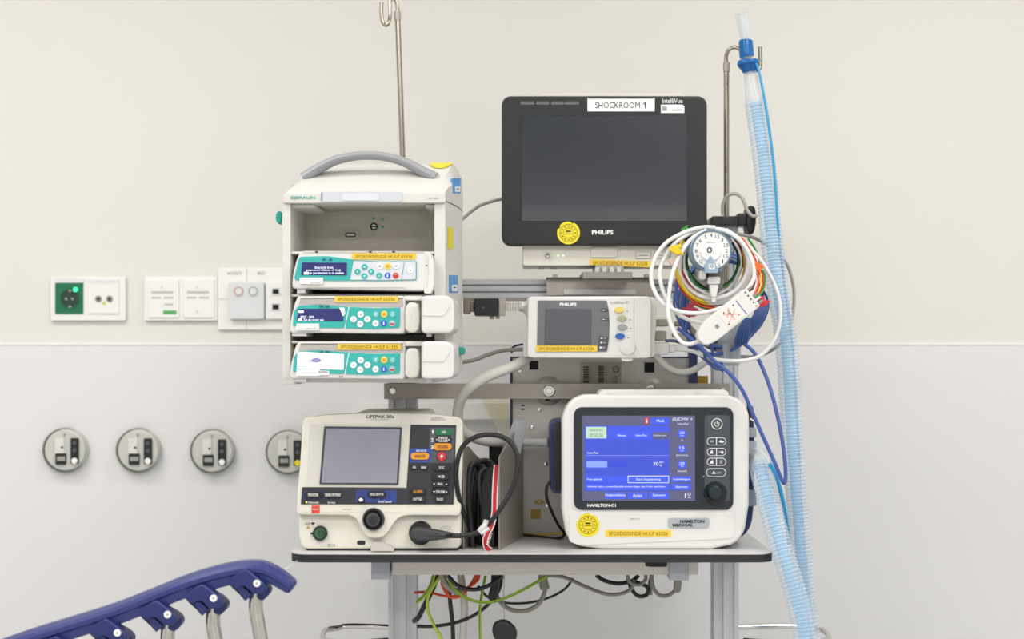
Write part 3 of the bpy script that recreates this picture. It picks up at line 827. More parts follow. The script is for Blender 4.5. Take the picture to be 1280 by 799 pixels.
btns(P, kb, [(486, 141), (449, 166), (521, 166), (485, 190), (563, 187)], 16, dd, TEAL)
btns(P, kb, [(566, 138), (652, 137), (727, 159)], 16, dd, WBTN)
btns(P, kb, [(608, 138)], 18, dd, YELB); btns(P, kb, [(607, 187)], 16, dd, BLUEB); btns(P, kb, [(650, 187)], 16, dd, REDB)
arrows(P, kb, [(486, 141, 'u'), (449, 166, 'l'), (521, 166, 'r'), (485, 190, 'd')], dd, WPR)
P.text('ok', 556, 181, 571, 193, dd+.0016, WPR, kb); P.rect('key_mark', 604, 178, 610, 196, dd+.0016, dd+.0012, WPR, kb); P.rect('key_mark', 640, 180, 661, 184, dd+.0016, dd+.0012, GREY, kb)
P.disc('key_mark', 727, 160, 5, dd+.0016, dd+.0012, GREY, kb, n=12); P.rect('key_mark', 560, 133, 572, 141, dd+.0016, dd+.0012, GREY, kb)
P.rect('key_mark', 600, 131, 616, 144, dd+.0016, dd+.0012, ORB, kb); P.rect('key_mark', 645, 133, 659, 140, dd+.0016, dd+.0012, GREY, kb)
P.label(HULP, 420, 70, 755, 102, PD+.0006)
wl = P.rect('white_label', 145, 198, 268, 232, PD+.0024, PD+.0014, WPR); P.text('000179470', 200, 219, 254, 229, PD+.0028, GPR, wl)
P.rect('front_foot', 130, 254, 175, 280, PD-.006, -.06, WHITE, bev=.001)

# --- syringe pumps (two)
def syringe_pump(dy, lx0, label, washed):
    P = Fr('syringe_pump', label, 'infusion pump', 465, 417+dy/4.204, 2.19, YAW, group='infusion pumps in the rack'); P.use((A2[0], A2[1]+dy/A2[2], A2[2]))
    hs = P.poly('housing', [(92, 480), (92, 440), (108, 372), (124, 312), (138, 294), (690, 292), (700, 300), (700, 494), (140, 488), (106, 492)], PD, -0.12, WHITE, bev=0.004, rc=14)
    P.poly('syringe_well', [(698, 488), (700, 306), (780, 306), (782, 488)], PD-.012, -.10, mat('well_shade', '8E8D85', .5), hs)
    P.rect('well_top', 696, 292, 790, 318, PD-.004, -.10, WHITE, hs, bev=.002)
    ln = P.poly('smoky_strip', [(140, 340), (152, 305), (688, 308), (690, 352), (400, 348), (250, 338)], PD+.0008, PD, LENS, rc=5)
    P.rect('strip_groove', 150, 303, 690, 307, PD+.0014, PD+.0008, mat('strip_dark', '5C5A58', .4), ln)
    dp = P.poly('display_bezel', [(110, 440), (116, 375), (138, 346), (250, 340), (402, 352), (402, 362), (378, 464), (240, 462), (112, 452)], PD+.0012, PD, TEAL, rc=8)
    if not washed:
        sc = P.poly('display', [(130, 424), (136, 362), (378, 360), (380, 372), (374, 428)], PD+.0018, PD+.0012, NAVYD, dp, rc=3)
        P.rect('highlight_mark', 138, 370, 166, 382, PD+.0022, PD+.0018, DISPW, sc)
        P.text('AMC - 50%', 148, 398, 220, 411, PD+.0022, DISPW, sc); P.rect('highlight_mark', 136, 413, 158, 425, PD+.0022, PD+.0018, DISPW, sc)
        P.text('Zet de motor aan', 164, 413, 272, 426, PD+.0022, DISPW, sc)
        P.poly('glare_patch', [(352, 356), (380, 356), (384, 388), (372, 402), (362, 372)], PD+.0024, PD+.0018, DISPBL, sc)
    else:
        sc = P.poly('display', [(130, 436), (134, 352), (160, 348), (378, 360), (376, 442)], PD+.0018, PD+.0012, DISPBL, dp, rc=3)
        P.oval('smudge', 232, 392, 26, 12, PD+.0021, PD+.0018, PURPLE, sc); P.oval('smudge', 200, 396, 12, 8, PD+.00205, PD+.0018, mat('smudge_pale', 'CFCFE8', .4), sc)
    for x in (258, 290): P.rect('bezel_window', x-10, 343, x+12, 354, PD+.0026, PD+.0012, mat('bezel_teal_dark'), dp, rc=6)
    kb = P.poly('keypad', [(384, 464), (406, 353), (540, 358), (674, 356), (672, 440), (668, 462), (540, 470)], PD+.0012, PD, TEAL, rc=4)
    P.poly('keypad_divider', [(381, 466), (384, 466), (406, 354), (402, 354)], PD+.0016, PD, WPR, kb)
    dd = PD+.0012
    btns(P, kb, [(466, 391), (428, 417), (501, 417), (463, 442), (544, 439)], 17, dd, WBTN)
    btns(P, kb, [(546, 390), (633, 390)], 16, dd, mat('teal_pale_button', '6FC6C4', .35))
    btns(P, kb, [(589, 390)], 18, dd, YELB); btns(P, kb, [(587, 439)], 16, dd, BLUEB); btns(P, kb, [(631, 439)], 16, dd, mat('pale_button', 'A8C6CC', .35))
    P.rect('key_mark', 620, 438, 642, 447, dd+.0016, dd+.0012, REDB, kb)
    arrows(P, kb, [(466, 391, 'u'), (428, 417, 'l'), (501, 417, 'r'), (463, 442, 'd')], dd, GREY, 6)
    P.rect('key_mark', 580, 384, 598, 397, dd+.0016, dd+.0012, ORB, kb); P.rect('key_mark', 584, 430, 590, 448, dd+.0016, dd+.0012, WPR, kb)
    P.text('ok', 537, 433, 551, 445, dd+.0016, GREY, kb); P.text('?', 541, 382, 551, 398, dd+.0016, WPR, kb); P.text('C', 628, 382, 639, 398, dd+.0016, WPR, kb)
    P.label(HULP, lx0, 296+(10 if washed else 0), lx0+334, 326+(10 if washed else 0), PD+.0014)
    if not washed:
        wl = P.rect('white_label', 128, 440, 248, 475, PD+.0024, PD+.0014, WPR); P.text('000179', 180, 460, 230, 470, PD+.0028, GPR, wl)
        P.rect('code_mark', 133, 446, 156, 470, PD+.0027, PD+.0024, SOCG, wl)
    else:
        wl = P.rect('white_label', 128, 440, 252, 474, PD+.0024, PD+.0014, WPR)
        P.rect('white_label', 235, 446, 300, 470, PD+.0026, PD+.0014, WPR); P.text('RAMAZ', 246, 447, 296, 459, PD+.0030, BLKF, wl); P.text('04', 352, 472, 374, 484, PD+.0012, BLKF)
    gp = P.poly('plunger_cover', [(698, 470), (697, 360), (712, 330), (742, 326), (768, 336), (777, 370), (777, 450), (764, 482), (738, 490), (712, 486)], PD+.012, -.05, mat('plunger_cover_plastic', 'D9D8CF', .4), bev=.005, rc=20)
    dh = P.poly('drive_head', [(783, 300), (800, 292), (915, 291), (940, 300), (958, 320), (960, 400), (958, 470), (938, 490), (800, 492), (783, 480)], PD+.030, -.055, WHITE, bev=.005, rc=16)
    P.poly('drive_face', [(790, 400), (902, 402), (936, 350), (936, 310), (905, 300), (795, 302)], PD+.0312, PD+.028, WHITE, dh, bev=.001, rc=10)
    P.rect('head_foot', 812, 488, 838, 510, PD-.006, -.04, WHITE, dh, bev=.001)
    P.rect('front_foot', 105, 482, 180, 506, PD-.006, -.06, WHITE, bev=.001)
    return P
syringe_pump(0, 328, 'syringe pump with teal keypad and dark lit display, middle of the rack', False)
syringe_pump(241, 344, 'syringe pump with washed-out white display, lowest in the rack', True)

# ================================================================== DEFIBRILLATOR
D = Fr('defibrillator', 'cream defibrillator with a grey screen on the left end of the trolley', 'defibrillator', 475, 688, 2.25, 0, 0.10, floor_z=TZ); D.use(A3)
D.poly('housing', [(48, 560), (52, 700), (66, 735), (92, 748), (845, 746), (864, 728), (868, 560), (868, 160), (840, 100), (100, 100), (72, 300)], 0.0, -0.19, CREAM, bev=0.006, rc=22)
D.poly('top_shell', [(330, 100), (345, 66), (360, 58), (690, 56), (705, 66), (720, 100)], -0.03, -0.17, CREAM2, bev=0.004, rc=8)
bz = D.poly('front_bezel', [(40, 560), (44, 470), (58, 330), (72, 110), (84, 90), (160, 76), (330, 66), (480, 63), (700, 68), (850, 86), (874, 108), (872, 300), (864, 560), (856, 580), (600, 578), (560, 586), (530, 612), (505, 660), (470, 690), (420, 694), (385, 680), (360, 640), (345, 600), (310, 578), (70, 576), (46, 572)], 0.014, -0.004, CREAM, bev=0.004, rc=14)
d0 = 0.014
D.poly('recess', [(92, 436), (108, 120), (600, 122), (590, 436)], d0+.0006, d0-.001, mat('cream_inner', 'D2D0C6', .45), bz, rc=6)
sf = D.poly('screen_frame', [(157, 420), (181, 133), (568, 137), (550, 424)], d0+.003, d0, LPFRM, bz, rc=3)
sm = D.poly('screen', [(168, 414), (190, 143), (559, 147), (542, 416)], d0+.0036, d0+.003, LPSCR, bz)
pn = D.poly('button_panel', [(64, 521), (70, 436), (592, 440), (612, 124), (840, 126), (826, 522)], d0+.0012, d0, LPNAVY, bz, rc=3)
dd = d0+.0012
def B3p(x, y): return ((D1[0]+x/D1[2]-A3[0])*A3[2], (D1[1]+y/D1[2]-A3[1])*A3[2])
def dp(pts): return [B3p(*p) for p in pts]
D.poly('grey_field', dp([(355, 588), (372, 150), (690, 150), (668, 588)]), dd+.0005, dd, LPGRY, pn)
D.poly('blue_field', dp([(118, 585), (122, 408), (385, 408), (400, 480), (378, 560), (350, 585)]), dd+.0007, dd, LPBLUE, pn, rc=4)
D.poly('blue_field', [(72, 498), (76, 452), (270, 456), (268, 496)], dd+.0005, dd, LPDB, pn, rc=4)
D.poly('blue_field', [(336, 512), (340, 450), (543, 452), (541, 514)], dd+.0005, dd, mat('panel_royal', '2A3C86', .45), pn, rc=4)
def btn(x0, y0, x1, y1, m, txt=None, tm=WPR, tx=None, base=dd):
    b = D.rect('button', x0, y0, x1, y1, base+.0030, base, m, pn, bev=0.0008, rc=(y1-y0)/2*0.98)
    if txt:
        a = tx or (0.22, 0.78)
        w_ = x1-x0; h = y1-y0; D.text(txt, x0+w_*a[0], y0+h*0.3, x0+w_*a[1], y1-h*0.3, base+.0034, tm, pn, bold=0.01)
def btd(x0, y0, x1, y1, *a, **k):
    p = B3p(x0, y0); q = B3p(x1, y1); btn(p[0], p[1], q[0], q[1], *a, **k)
btd(432, 160, 658, 244, GRB, 'AAN', tx=(.38, .62)); btd(436, 258, 650, 336, BTN); btd(418, 342, 645, 432, ORB, 'OPLADEN', BLKF)
for s_, y0, y1 in (('ENERGIE', 262, 292), ('KEUZE', 298, 328)):
    p = B3p(480, y0); q = B3p(595, y1); D.text(s_, p[0], p[1], q[0], q[1], dd+.0034, WPR, pn, bold=.01)
for k_, x in (('d', 458), ('u', 612)):
    p = B3p(x, 298); arrows(D, pn, [(p[0], p[1], k_)], dd+.0024, WPR, 5)
p = B3p(400, 178); q = B3p(420, 224)
D.poly('lettering', [(p[0]+2, q[1]), (q[0]-1, q[1]), (q[0]-1, p[1]), (p[0]+3, p[1]), (p[0]-2, p[1]+5), (p[0]-2, p[1]+9), (p[0]+2, p[1]+7)], dd+.0009, dd+.0006, WPR, pn)
for s_, y in (('2', 278), ('3', 370)):
    p = B3p(385, y); q = B3p(420, y+46); D.text(s_, p[0], p[1], q[0], q[1], dd+.0009, WPR, pn, bold=.02)
p = B3p(200, 424); q = B3p(330, 450); D.text('AED MODE', p[0], p[1], q[0], q[1], dd+.0011, WPR, pn, bold=.01)
btd(132, 460, 365, 548, ORB, 'ANALYSE', BLKF)
p = B3p(520, 508); D.disc('shock_button_rim', p[0], p[1], 25, dd+.002, dd, mat('rim_dark_red', '7A1E28', .4), pn); D.disc('shock_button', p[0], p[1], 22, dd+.004, dd+.002, REDB, pn, bev=.001)
D.poly('shock_symbol', [(p[0]+2, p[1]-14), (p[0]-9, p[1]+3), (p[0]-1, p[1]+2), (p[0]-3, p[1]+14), (p[0]+10, p[1]-5), (p[0]+1, p[1]-3)], dd+.0044, dd+.004, WPR, pn)
btd(140, 605, 222, 680, BTN, 'AFL.'); btd(240, 605, 352, 685, BTN, 'MANU'); btd(392, 605, 630, 690, BTN, 'SYNC', tx=(.4, .68))
btn(714, 366, 806, 400, BTN, 'PACER', tx=(.36, .74)); btn(716, 405, 804, 437, BTN, 'FREQ.', tx=(.34, .66)); btn(716, 443, 804, 475, BTN, 'STROOM', tx=(.25, .75)); btn(730, 481, 786, 512, BTN, 'PAUZE')
for y in (421, 459):
    arrows(D, pn, [(729, y, 'd'), (791, y, 'u')], dd+.0024, WPR, 5)
btn(606, 440, 690, 474, BTN, 'ALARM', mat('orange_print', 'E09A30', .5)); btn(606, 480, 690, 512, BTN, 'OPTIES')
btn(80, 456, 172, 492, BTN, 'PRINTER'); btn(176, 456, 270, 492, BTN, 'GEBEURTENIS', tx=(.08, .92)); btn(396, 454, 490, 490, BTN, 'SEQUENTIE', tx=(.14, .86))
D.disc('home_button', 364, 499, 17, dd+.003, dd, BTN, pn, bev=.0006); D.poly('home_symbol', [(355, 507), (355, 499), (351, 499), (364, 488), (377, 499), (373, 499), (373, 507)], dd+.0034, dd+.003, WPR, pn)
D.disc('status_light', 92, 511, 5, dd+.001, dd, mat('amber_led', 'F0C040', .3, emit='FFCC50', es=.8), pn, n=10)
D.text('Onbewaakt', 101, 506, 154, 518, dd+.0004, WPR, pn); D.text('Service', 197, 507, 236, 518, dd+.0004, WPR, pn); D.text('Actief kanaal', 449, 501, 516, 514, dd+.0008, WPR, pn)
D.text('LIFEPAK 20e', 392, 76, 530, 92, d0+.0004, BLKF, bz, bold=.02); D.text('DEFIBRILLATOR/MONITOR', 412, 96, 500, 101, d0+.0004, GPR, bz)
D.text('SPOEDEISENDE', 718, 87, 775, 94, d0+.0004, GPR, bz); D.text('HULP 63 336', 712, 96, 786, 103, d0+.0004, BLKF, bz)
rl = D.rect('red_label', 118, 528, 158, 566, d0+.0006, d0, REDL, bz); D.rect('label_line', 122, 545, 154, 548, d0+.0009, d0+.0006, WPR, rl); rl['label'] = 'small red adhesive label'
D.text('00015031', 271, 544, 316, 551, d0+.0004, GPR, bz)
dl = D.lathe('selector_dial', 425, 598, [(40, d0+.006), (46, d0+.010), (53, d0+.006), (56, d0)], BLK, bz, n=36)
D.lathe('dial_grip', 425, 598, [(8, d0+.016), (16, d0+.017), (28, d0+.016), (32, d0+.006)], BLKR, bz)
D.ring('dial_ring', 425, 598, 31, 27, d0+.0165, d0+.015, LPGRY, bz)
gs = D.lathe('ecg_port', 159, 667, [(32, 0.006), (36, 0.006), (37, 0)], BLK); D.disc('port_face', 159, 667, 27, 0.0068, 0.006, mat('port_green', '2E5A3A', .4), gs)
for i in range(8):
    a = 2*PI*i/8; D.disc('port_pin', 166+13*math.cos(a), 667+13*math.sin(a), 3.5, .0074, .0068, BLK, gs, n=8)
D.rect('port_key', 112, 663, 130, 671, 0.003, 0, BLK, rc=3)
D.text('ECG', 88, 613, 110, 624, .0004, BLKF); D.poly('heart_mark', [(122, 624), (115, 616), (119, 612), (125, 613), (131, 612), (135, 616)], .0005, 0, BLKF)
D.poly('warning_mark', [(91, 643), (109, 643), (100, 628)], .0005, 0, mat('warn_ochre', 'B89A48', .5)); D.text('CE', 216, 719, 235, 731, .0004, GPR); D.ring('approval_mark', 205, 725, 7, 5, .0005, 0, BLKF, n=14)
D.rect('infrared_window', 344, 703, 386, 723, .001, 0, BLK, rc=10)
fp = D.poly('front_latch', [(412, 757), (412, 730), (425, 722), (425, 712), (480, 712), (484, 722), (515, 732), (528, 745), (528, 757)], .018, -.01, mat('latch_grey', 'BDBAB2', .4), bev=.001, rc=4)
random.seed(5)
for j, (r_, n_) in enumerate(((0, 1), (10, 6), (20, 11), (30, 16))):
    for i in range(n_):
        a = 2*PI*i/n_+j; x = 790+r_*math.cos(a); y = 665+r_*math.sin(a)*1.15
        D.disc('speaker_hole', x, y, 2.2, .0005, 0, HOLE, n=6)
D.rect('table_gap_foot', 92, 744, 850, 758, -.002, -.17, BLKR, bev=.001)
sk = D.lathe('cable_socket', 660, 668, [(50, .010), (56, .008), (60, 0.0)], BLK, n=32)
plug = Fr('paddle_plug', 'dark grey rubber plug seated in the defibrillator front', 'plug', 535, 668, 2.238, 0, .10); plug.use(A3)
plug.poly('plug_body', [(612, 690), (612, 650), (640, 638), (700, 645), (760, 655), (815, 668), (818, 690), (760, 702), (700, 708), (640, 706)], .018, -.002, mat('plug_rubber', '36373A', .55), bev=.005, rc=8)
for x, y in ((740, 668), (742, 692)): plug.disc('plug_screw', x, y, 4, .0186, .018, BLK, n=10)
for i in range(6): plug.rect('strain_ring', 790+i*7, 668, 793+i*7, 690, .0195, .002, BLKR, bev=.0006)

# black paddle cable with the big loop
cable('paddle_cable', 'thick black cable looping beside the defibrillator from its front plug', 'cable', A3,
      [(812, 679, 2.225), (870, 678, 2.215), (940, 664, 2.21), (1000, 620, 2.205), (1060, 545, 2.20), (1120, 440, 2.20), (1147, 340, 2.20), (1138, 255, 2.205), (1090, 195, 2.21), (1010, 174, 2.215), (925, 190, 2.22), (868, 240, 2.225), (842, 330, 2.225), (843, 430, 2.235), (862, 520, 2.25), (885, 590, 2.27), (905, 640, 2.30)], 3.1, BLKR, sides=14)
# holder bin with walls
N = Fr('cable_bin', 'open sheet-metal bin stuffed with black cables between defibrillator and ventilator', 'bin', 601, 689, 2.262, math.radians(-13.5), floor_z=TZ); N.use(FULL)
def nb(name, x0, y0, z0, x1, y1, z1, m=STEEL, bev=0.0): return box(name, x0, y0, z0, x1, y1, z1, m, N.root, bev)
hx = (624-601)*2.262/F
H = 0.150
def wallplate(name, x, prof):
    v, f = prism_geo(prof, 0, 0.0015); v = [(x+b, a, c) for a, b, c in v]; return obj(name, v, f, STEEL, N.root, smooth=0)
wallplate('side_plate', -hx, [(0, 0), (0.17, 0), (0.17, 0.12), (0.075, 0.148), (0.03, 0.165), (0.0, 0.165)])
wallplate('side_plate', hx, [(0, 0), (0.17, 0), (0.17, 0.185), (0.10, 0.185), (0, H)])
nb('bottom_plate', -hx, 0, 0, hx, .17, .0015); nb('back_plate', -hx, .1685, 0, hx, .17, .16, BLK)
random.seed(11)
for i, pts in enumerate(([(900, 740, 2.30), (905, 600, 2.30), (915, 450, 2.30), (935, 330, 2.31), (970, 305, 2.32), (1000, 330, 2.33), (1010, 450, 2.33), (1000, 740, 2.33)],
                       [(925, 745, 2.285), (915, 640, 2.285), (900, 480, 2.285), (910, 340, 2.29), (940, 318, 2.30), (960, 360, 2.31), (950, 520, 2.31), (960, 745, 2.31)],
                       [(980, 745, 2.29), (985, 600, 2.29), (960, 480, 2.29), (955, 380, 2.295), (985, 345, 2.30), (1010, 400, 2.31), (990, 560, 2.31), (1010, 745, 2.31)],
                       [(890, 740, 2.32), (885, 560, 2.32), (900, 400, 2.33), (960, 310, 2.34), (1020, 320, 2.345), (1030, 400, 2.35), (1020, 740, 2.35)])):
    cable('bundled_cable', ['black cable folded at the left of the metal bin', 'black cable loop at the front of the metal bin', 'black cable loop behind the red and white strap', 'black cable folded along the back of the metal bin'][i], 'cable', A3, pts, 3.4, BLKR, group='black cables in the bin', sides=10)
pb = Fr('black_paddle', 'black paddle handle tucked upright in the metal bin', 'paddle', 607, 688, 2.285, math.radians(-13.5), floor_z=TZ+.0015); pb.use(A3)
pb.poly('paddle_body', [(965, 750), (955, 600), (960, 420), (985, 350), (1025, 330), (1035, 420), (1030, 750)], 0, -.02, BLK, bev=.004, rc=8)
pb.rect('paddle_tip', 1012, 315, 1034, 345, -.004, -.014, BLKR, bev=.002, rc=6)
# strap
sw = []
pts = [(1042, 325, 2.262), (1036, 400, 2.258), (1032, 480, 2.254), (1030, 560, 2.25), (1018, 620, 2.247), (995, 670, 2.245), (985, 700, 2.245), (990, 735, 2.248), (1010, 752, 2.252)]
def ribbon(name, C, pts, wpx, th, m, label=None, cat=None, parent=None, off=0.0):
    P = cr([W(C, *p)+Vector((0, -off, 0)) for p in pts], 6); vs = []; fs = []
    for i, p in enumerate(P):
        a = P[max(0, i-1)]; b = P[min(len(P)-1, i+1)]; T = (b-a).normalized(); Nn = Vector((T.z, 0, -T.x)).normalized(); h = wpx/2*p.y/F
        for s1, s2 in ((-1, 0), (1, 0), (1, 1), (-1, 1)): vs.append(p+Nn*(s1*h)+Vector((0, s2*th, 0)))
    for i in range(len(P)-1):
        for k in range(4): fs.append((i*4+k, i*4+(k+1) % 4, (i+1)*4+(k+1) % 4, (i+1)*4+k))
    fs += [(0, 1, 2, 3), tuple((len(P)-1)*4+k for k in (3, 2, 1, 0))]
    o = obj(name, vs, fs, m, parent)
    if label: tag(o, label, cat)
    return o
sp = thing('strap', 'red webbing strap with white edges hanging in front of the metal bin', 'strap', (0, 0, 0))
ribbon('webbing', A3, pts, 7.5, .001, STRAPW, parent=sp); ribbon('red_stripe', A3, pts, 4.6, .0005, STRAPR, parent=sp, off=.0006)
vs, fs = text_geo('MULTI', .02)
def wtext(st, C, cx, cy, Y, w, h, rot, m, parent, bold=0.0, name='lettering'):
    vs, fs = text_geo(st, bold); mx0 = min(v[0] for v in vs); mx1 = max(v[0] for v in vs); my0 = min(v[1] for v in vs); my1 = max(v[1] for v in vs)
    c = W(C, cx, cy, Y); w = w/C[2]*Y/F; h = h/C[2]*Y/F; out = []
    for v in vs:
        u = ((v[0]-mx0)/(mx1-mx0)-.5)*w; q = ((v[1]-my0)/(my1-my0)-.5)*h
        out.append(c+Vector((u*math.cos(rot)-q*math.sin(rot), 0, u*math.sin(rot)+q*math.cos(rot))))
    return obj(name, out, fs, m, parent, smooth=0)
wtext('MULTI', A3, 1004, 695, 2.243, 60, 15, math.radians(72), WPR, sp, .02)
wt = cable('cable_clip', 'white plastic clip gripping the black loop cable near the bin', 'clip', A3, [(955, 655, 2.205), (970, 640, 2.203), (985, 620, 2.203), (990, 600, 2.203)], 3.6, WHITE, sides=6)
cable('clip_tongue', '', '', A3, [(962, 668, 2.203), (1003, 640, 2.203)], 2.6, WHITE, sides=6, parent=None).parent = None
o = bpy.data.objects['clip_tongue']; o['label'] = 'small white plastic tongue lying across the cable clip'; o['category'] = 'clip'

# plastic sleeve standing behind the bin
v = [W(B8, x, y, Y) for x, y, Y in ((302, 380, 2.33), (372, 200, 2.36), (436, 205, 2.37), (400, 300, 2.38), (385, 420, 2.38), (310, 420, 2.34))]
def sheet(name, label, cat, P, m, th=0.0012):
    n_ = len(P); vs = P+[p+Vector((0, th, 0)) for p in P]
    fs = [tuple(range(n_)), tuple(range(2*n_-1, n_-1, -1))]+[(i, (i+1) % n_, n_+(i+1) % n_, n_+i) for i in range(n_)]
    o = obj(name, vs, fs, m, None, loc=P[0]); tag(o, label, cat); return o
sheet('plastic_sleeve', 'crumpled clear plastic sleeve leaning behind the metal bin', 'sleeve', v, BAG)

# ================================================================== VENTILATOR
V = Fr('ventilator', 'white transport ventilator with a lit blue touchscreen on the right of the trolley', 'ventilator', 820, 688, 2.262, floor_z=TZ); V.use(FULL)
V.poly('rear_housing', [(712, 676), (712, 506), (726, 500), (918, 500), (943, 520), (944, 560), (943, 640), (938, 664), (912, 683), (740, 683)], -.045, -.165, NAVY, bev=.006, rc=10)
fs_ = V.poly('front_shell', [(740, 687), (712, 680), (702, 652), (702, 516), (720, 493.5), (918, 493.5), (937, 511), (936.5, 645), (927, 676), (902, 687)], 0, -.05, WHITE, bev=.006, rc=14, seg=4)
V.poly('carry_handle', [(748, 497), (749, 490), (754, 487.5), (906, 487.5), (911, 490), (912, 497)], -.02, -.09, WHITE, bev=.003, rc=4)
V.use(A6)
for x in (288, 665): V.oval('handle_rivet', x, 72, 8, 6, -.018, -.02, WHITE, n=12)
bz = V.rect('bezel', 130, 136, 823, 583, .003, -.004, DKBEZ, bev=.0015, rc=36, n=8)
lp = V.poly('lower_panel', [(108, 720), (108, 590), (830, 594), (828, 690), (815, 708), (200, 735), (150, 735)], .0012, -.002, WHITE, bev=.0008, rc=14)
pan = V.rect('control_panel', 697, 171, 808, 545, .0040, .003, DKPAN, bz, rc=14)
scr = V.rect('touchscreen', 167, 173, 656, 543, .0036, .003, SBG, bz)
V.use(D3); d1 = .0036
def sr(name, x0, y0, x1, y1, m, k=1, rc=0): return V.rect(name, x0, y0, x1, y1, d1+.0003*k, d1, m, scr, rc=rc)
def stx(t, x0, y0, x1, y1, m=STX, k=4): return V.text(t, x0, y0, x1, y1, d1+.0003*k, m, scr)
sr('main_field', 66, 240, 720, 640, SBLUE); sr('header_field', 66, 138, 720, 240, mat('screen_mid_blue', '1B2570', .3, emit='4058DC', es=.95))
sr('standby_box', 77, 146, 234, 235, SGRN, 2); stx('Stand-by', 104, 158, 208, 186, mat('screen_dim_text', '404848', .4, emit='6A7C78', es=.6), 3); stx('09:35:58', 104, 197, 206, 222, mat('screen_dim_text'), 3)
for x0, x1, t in ((285, 415, 'Neon.'), (435, 575, 'Volw./Ped.')):
    sr('tab_button', x0, 186, x1, 240, SBLUE2, 2, 6); stx(t, x0+35 if t == 'Neon.' else x0+22, 203, x1-28, 220)
sr('tab_button', 590, 186, 716, 240, SBG, 2, 6); stx('Laatste pat.', 598, 205, 696, 221)
stx('Volw./Ped.', 84, 338, 172, 354); sr('divider_line', 72, 364, 716, 367, SDIM, 2)
sr('key_field', 80, 409, 240, 458, SLB, 2, 4); stx('Man', 142, 426, 180, 441, SDIM, 4)
sr('key_outline', 250, 410, 396, 456, mat('screen_blue_edge', '1B2570', .3, emit='3448CC', es=.95), 2, 4)
V.ring('key_ring', 488, 432, 32, 28, d1+.0008, d1, mat('screen_blue_edge'), scr)
stx('70', 594, 418, 634, 446); stx('IBW', 642, 412, 674, 424); stx('kg', 642, 432, 660, 450)
sr('row_field', 72, 524, 228, 574, SBLUE2, 2); sr('row_field', 236, 524, 394, 574, SBLUE2, 2); stx('Voor gebruik', 84, 541, 202, 560)
sr('start_button_frame', 398, 522, 714, 578, STX, 2, 3); sr('start_button', 402, 526, 710, 574, SBLUE2, 3, 3); stx('Start beademing', 460, 540, 650, 562, k=5)
sr('notice_field', 72, 584, 718, 632, SBLUE2, 2); stx('Attentie: sluit a. power/Standby stroom langer dan 3 min. aansluiten.', 88, 598, 688, 616)
for x0, x1, t in ((222, 384, 'Hulpmiddelen'), (397, 549, 'Acties'), (561, 714, 'Systeem')):
    sr('menu_button', x0, 647, x1, 700, SBLUE2, 2, 5); cx = (x0+x1)/2; w_ = {'Hulpmiddelen': 76, 'Acties': 36, 'Systeem': 48}[t]; stx(t, cx-w_, 660, cx+w_, 686)
sr('menu_button', 732, 526, 886, 572, SBLUE2, 2, 5); stx('Instellingen', 748, 540, 876, 560); sr('menu_button', 732, 584, 886, 632, SBLUE2, 2, 5); stx('Alarmen', 764, 598, 858, 616)
sr('mode_button', 571, 77, 716, 130, SBLUE2, 2, 5); stx('Modi', 620, 90, 676, 111); sr('alert_icon', 526, 74, 562, 126, SRED, 2, 4); stx('i', 540, 84, 549, 116)
stx('(S)CMV +', 742, 76, 896, 104); stx('Volw./Ped.', 778, 116, 866, 131)
for cy, t, u, l_ in ((200, '350', 'ml', 'Vt'), (315, '15', 'b/min', 'Ademfreq'), (435, '100', '%', 'Zuurstof')):
    V.disc('setting_dial', 815, cy, 34, d1+.0006, d1, SBLUE2, scr); stx(t, 797, cy-18, 833, cy+2); stx(u, 803, cy+8, 827, cy+18)
    w_ = {'Vt': 9, 'Ademfreq': 46, 'Zuurstof': 36}[l_]; stx(l_, 815-w_, cy+43, 815+w_, cy+58)
stx('I', 836, 656, 844, 694); V.ring('status_icon', 870, 664, 12, 9, d1+.0006, d1, STX, scr, n=14)
stx('98%', 860, 684, 882, 696)
V.text('HAMILTON-C1', 88, 737, 306, 762, .0034, WPR, bz, bold=.03)
V.use(D4); d2 = .004
pb_ = V.ring('button_rim', 207, 172, 40, 35, d2+.0012, d2, WPR, pan, n=28); V.disc('button', 207, 172, 34, d2+.0010, d2, DKPAN, pan)
V.ring('power_symbol', 207, 174, 18, 14.5, d2+.0016, d2+.001, WPR, pan); V.rect('power_symbol', 198, 150, 216, 165, d2+.0017, d2+.001, DKPAN, pan); V.rect('power_symbol', 205, 152, 209, 174, d2+.0019, d2+.001, WPR, pan)
for x in (193, 205, 215, 226): V.rect('indicator_mark', x, 236, x+5, 241, d2+.0004, d2, GPR, pan)
def pill(x0, y0, x1, y1):
    V.rect('button_rim', x0, y0, x1, y1, d2+.0010, d2, WPR, pan, rc=(y1-y0)/2, n=8); V.rect('button', x0+4, y0+4, x1-4, y1-4, d2+.0014, d2+.001, DKPAN, pan, rc=(y1-y0)/2-4, n=8)
for y in (297, 372, 443):
    pill(136, y-28, 272, y+28); V.rect('button_divider', 201, y-26, 206, y+26, d2+.0018, d2+.001, WPR, pan)
pill(131, 489, 271, 549)
V.rect('key_icon', 155, 290, 183, 304, d2+.0020, d2+.0014, GREY, pan, rc=5); V.poly('key_icon', [(220, 300), (236, 286), (240, 296), (256, 296), (256, 306), (232, 306)], d2+.002, d2+.0014, WPR, pan)
for x, y in ((170, 372), (172, 443)): V.poly('key_icon', [(x-16, y+12), (x-8, y-4), (x+4, y-14), (x+10, y+12)], d2+.002, d2+.0014, WPR, pan)
V.disc('key_icon', 244, 375, 10, d2+.002, d2+.0014, WPR, pan, n=12); V.rect('key_icon', 218, 364, 232, 378, d2+.002, d2+.0014, GREY, pan); V.rect('key_icon', 226, 430, 246, 456, d2+.002, d2+.0014, GREY, pan, rc=4)
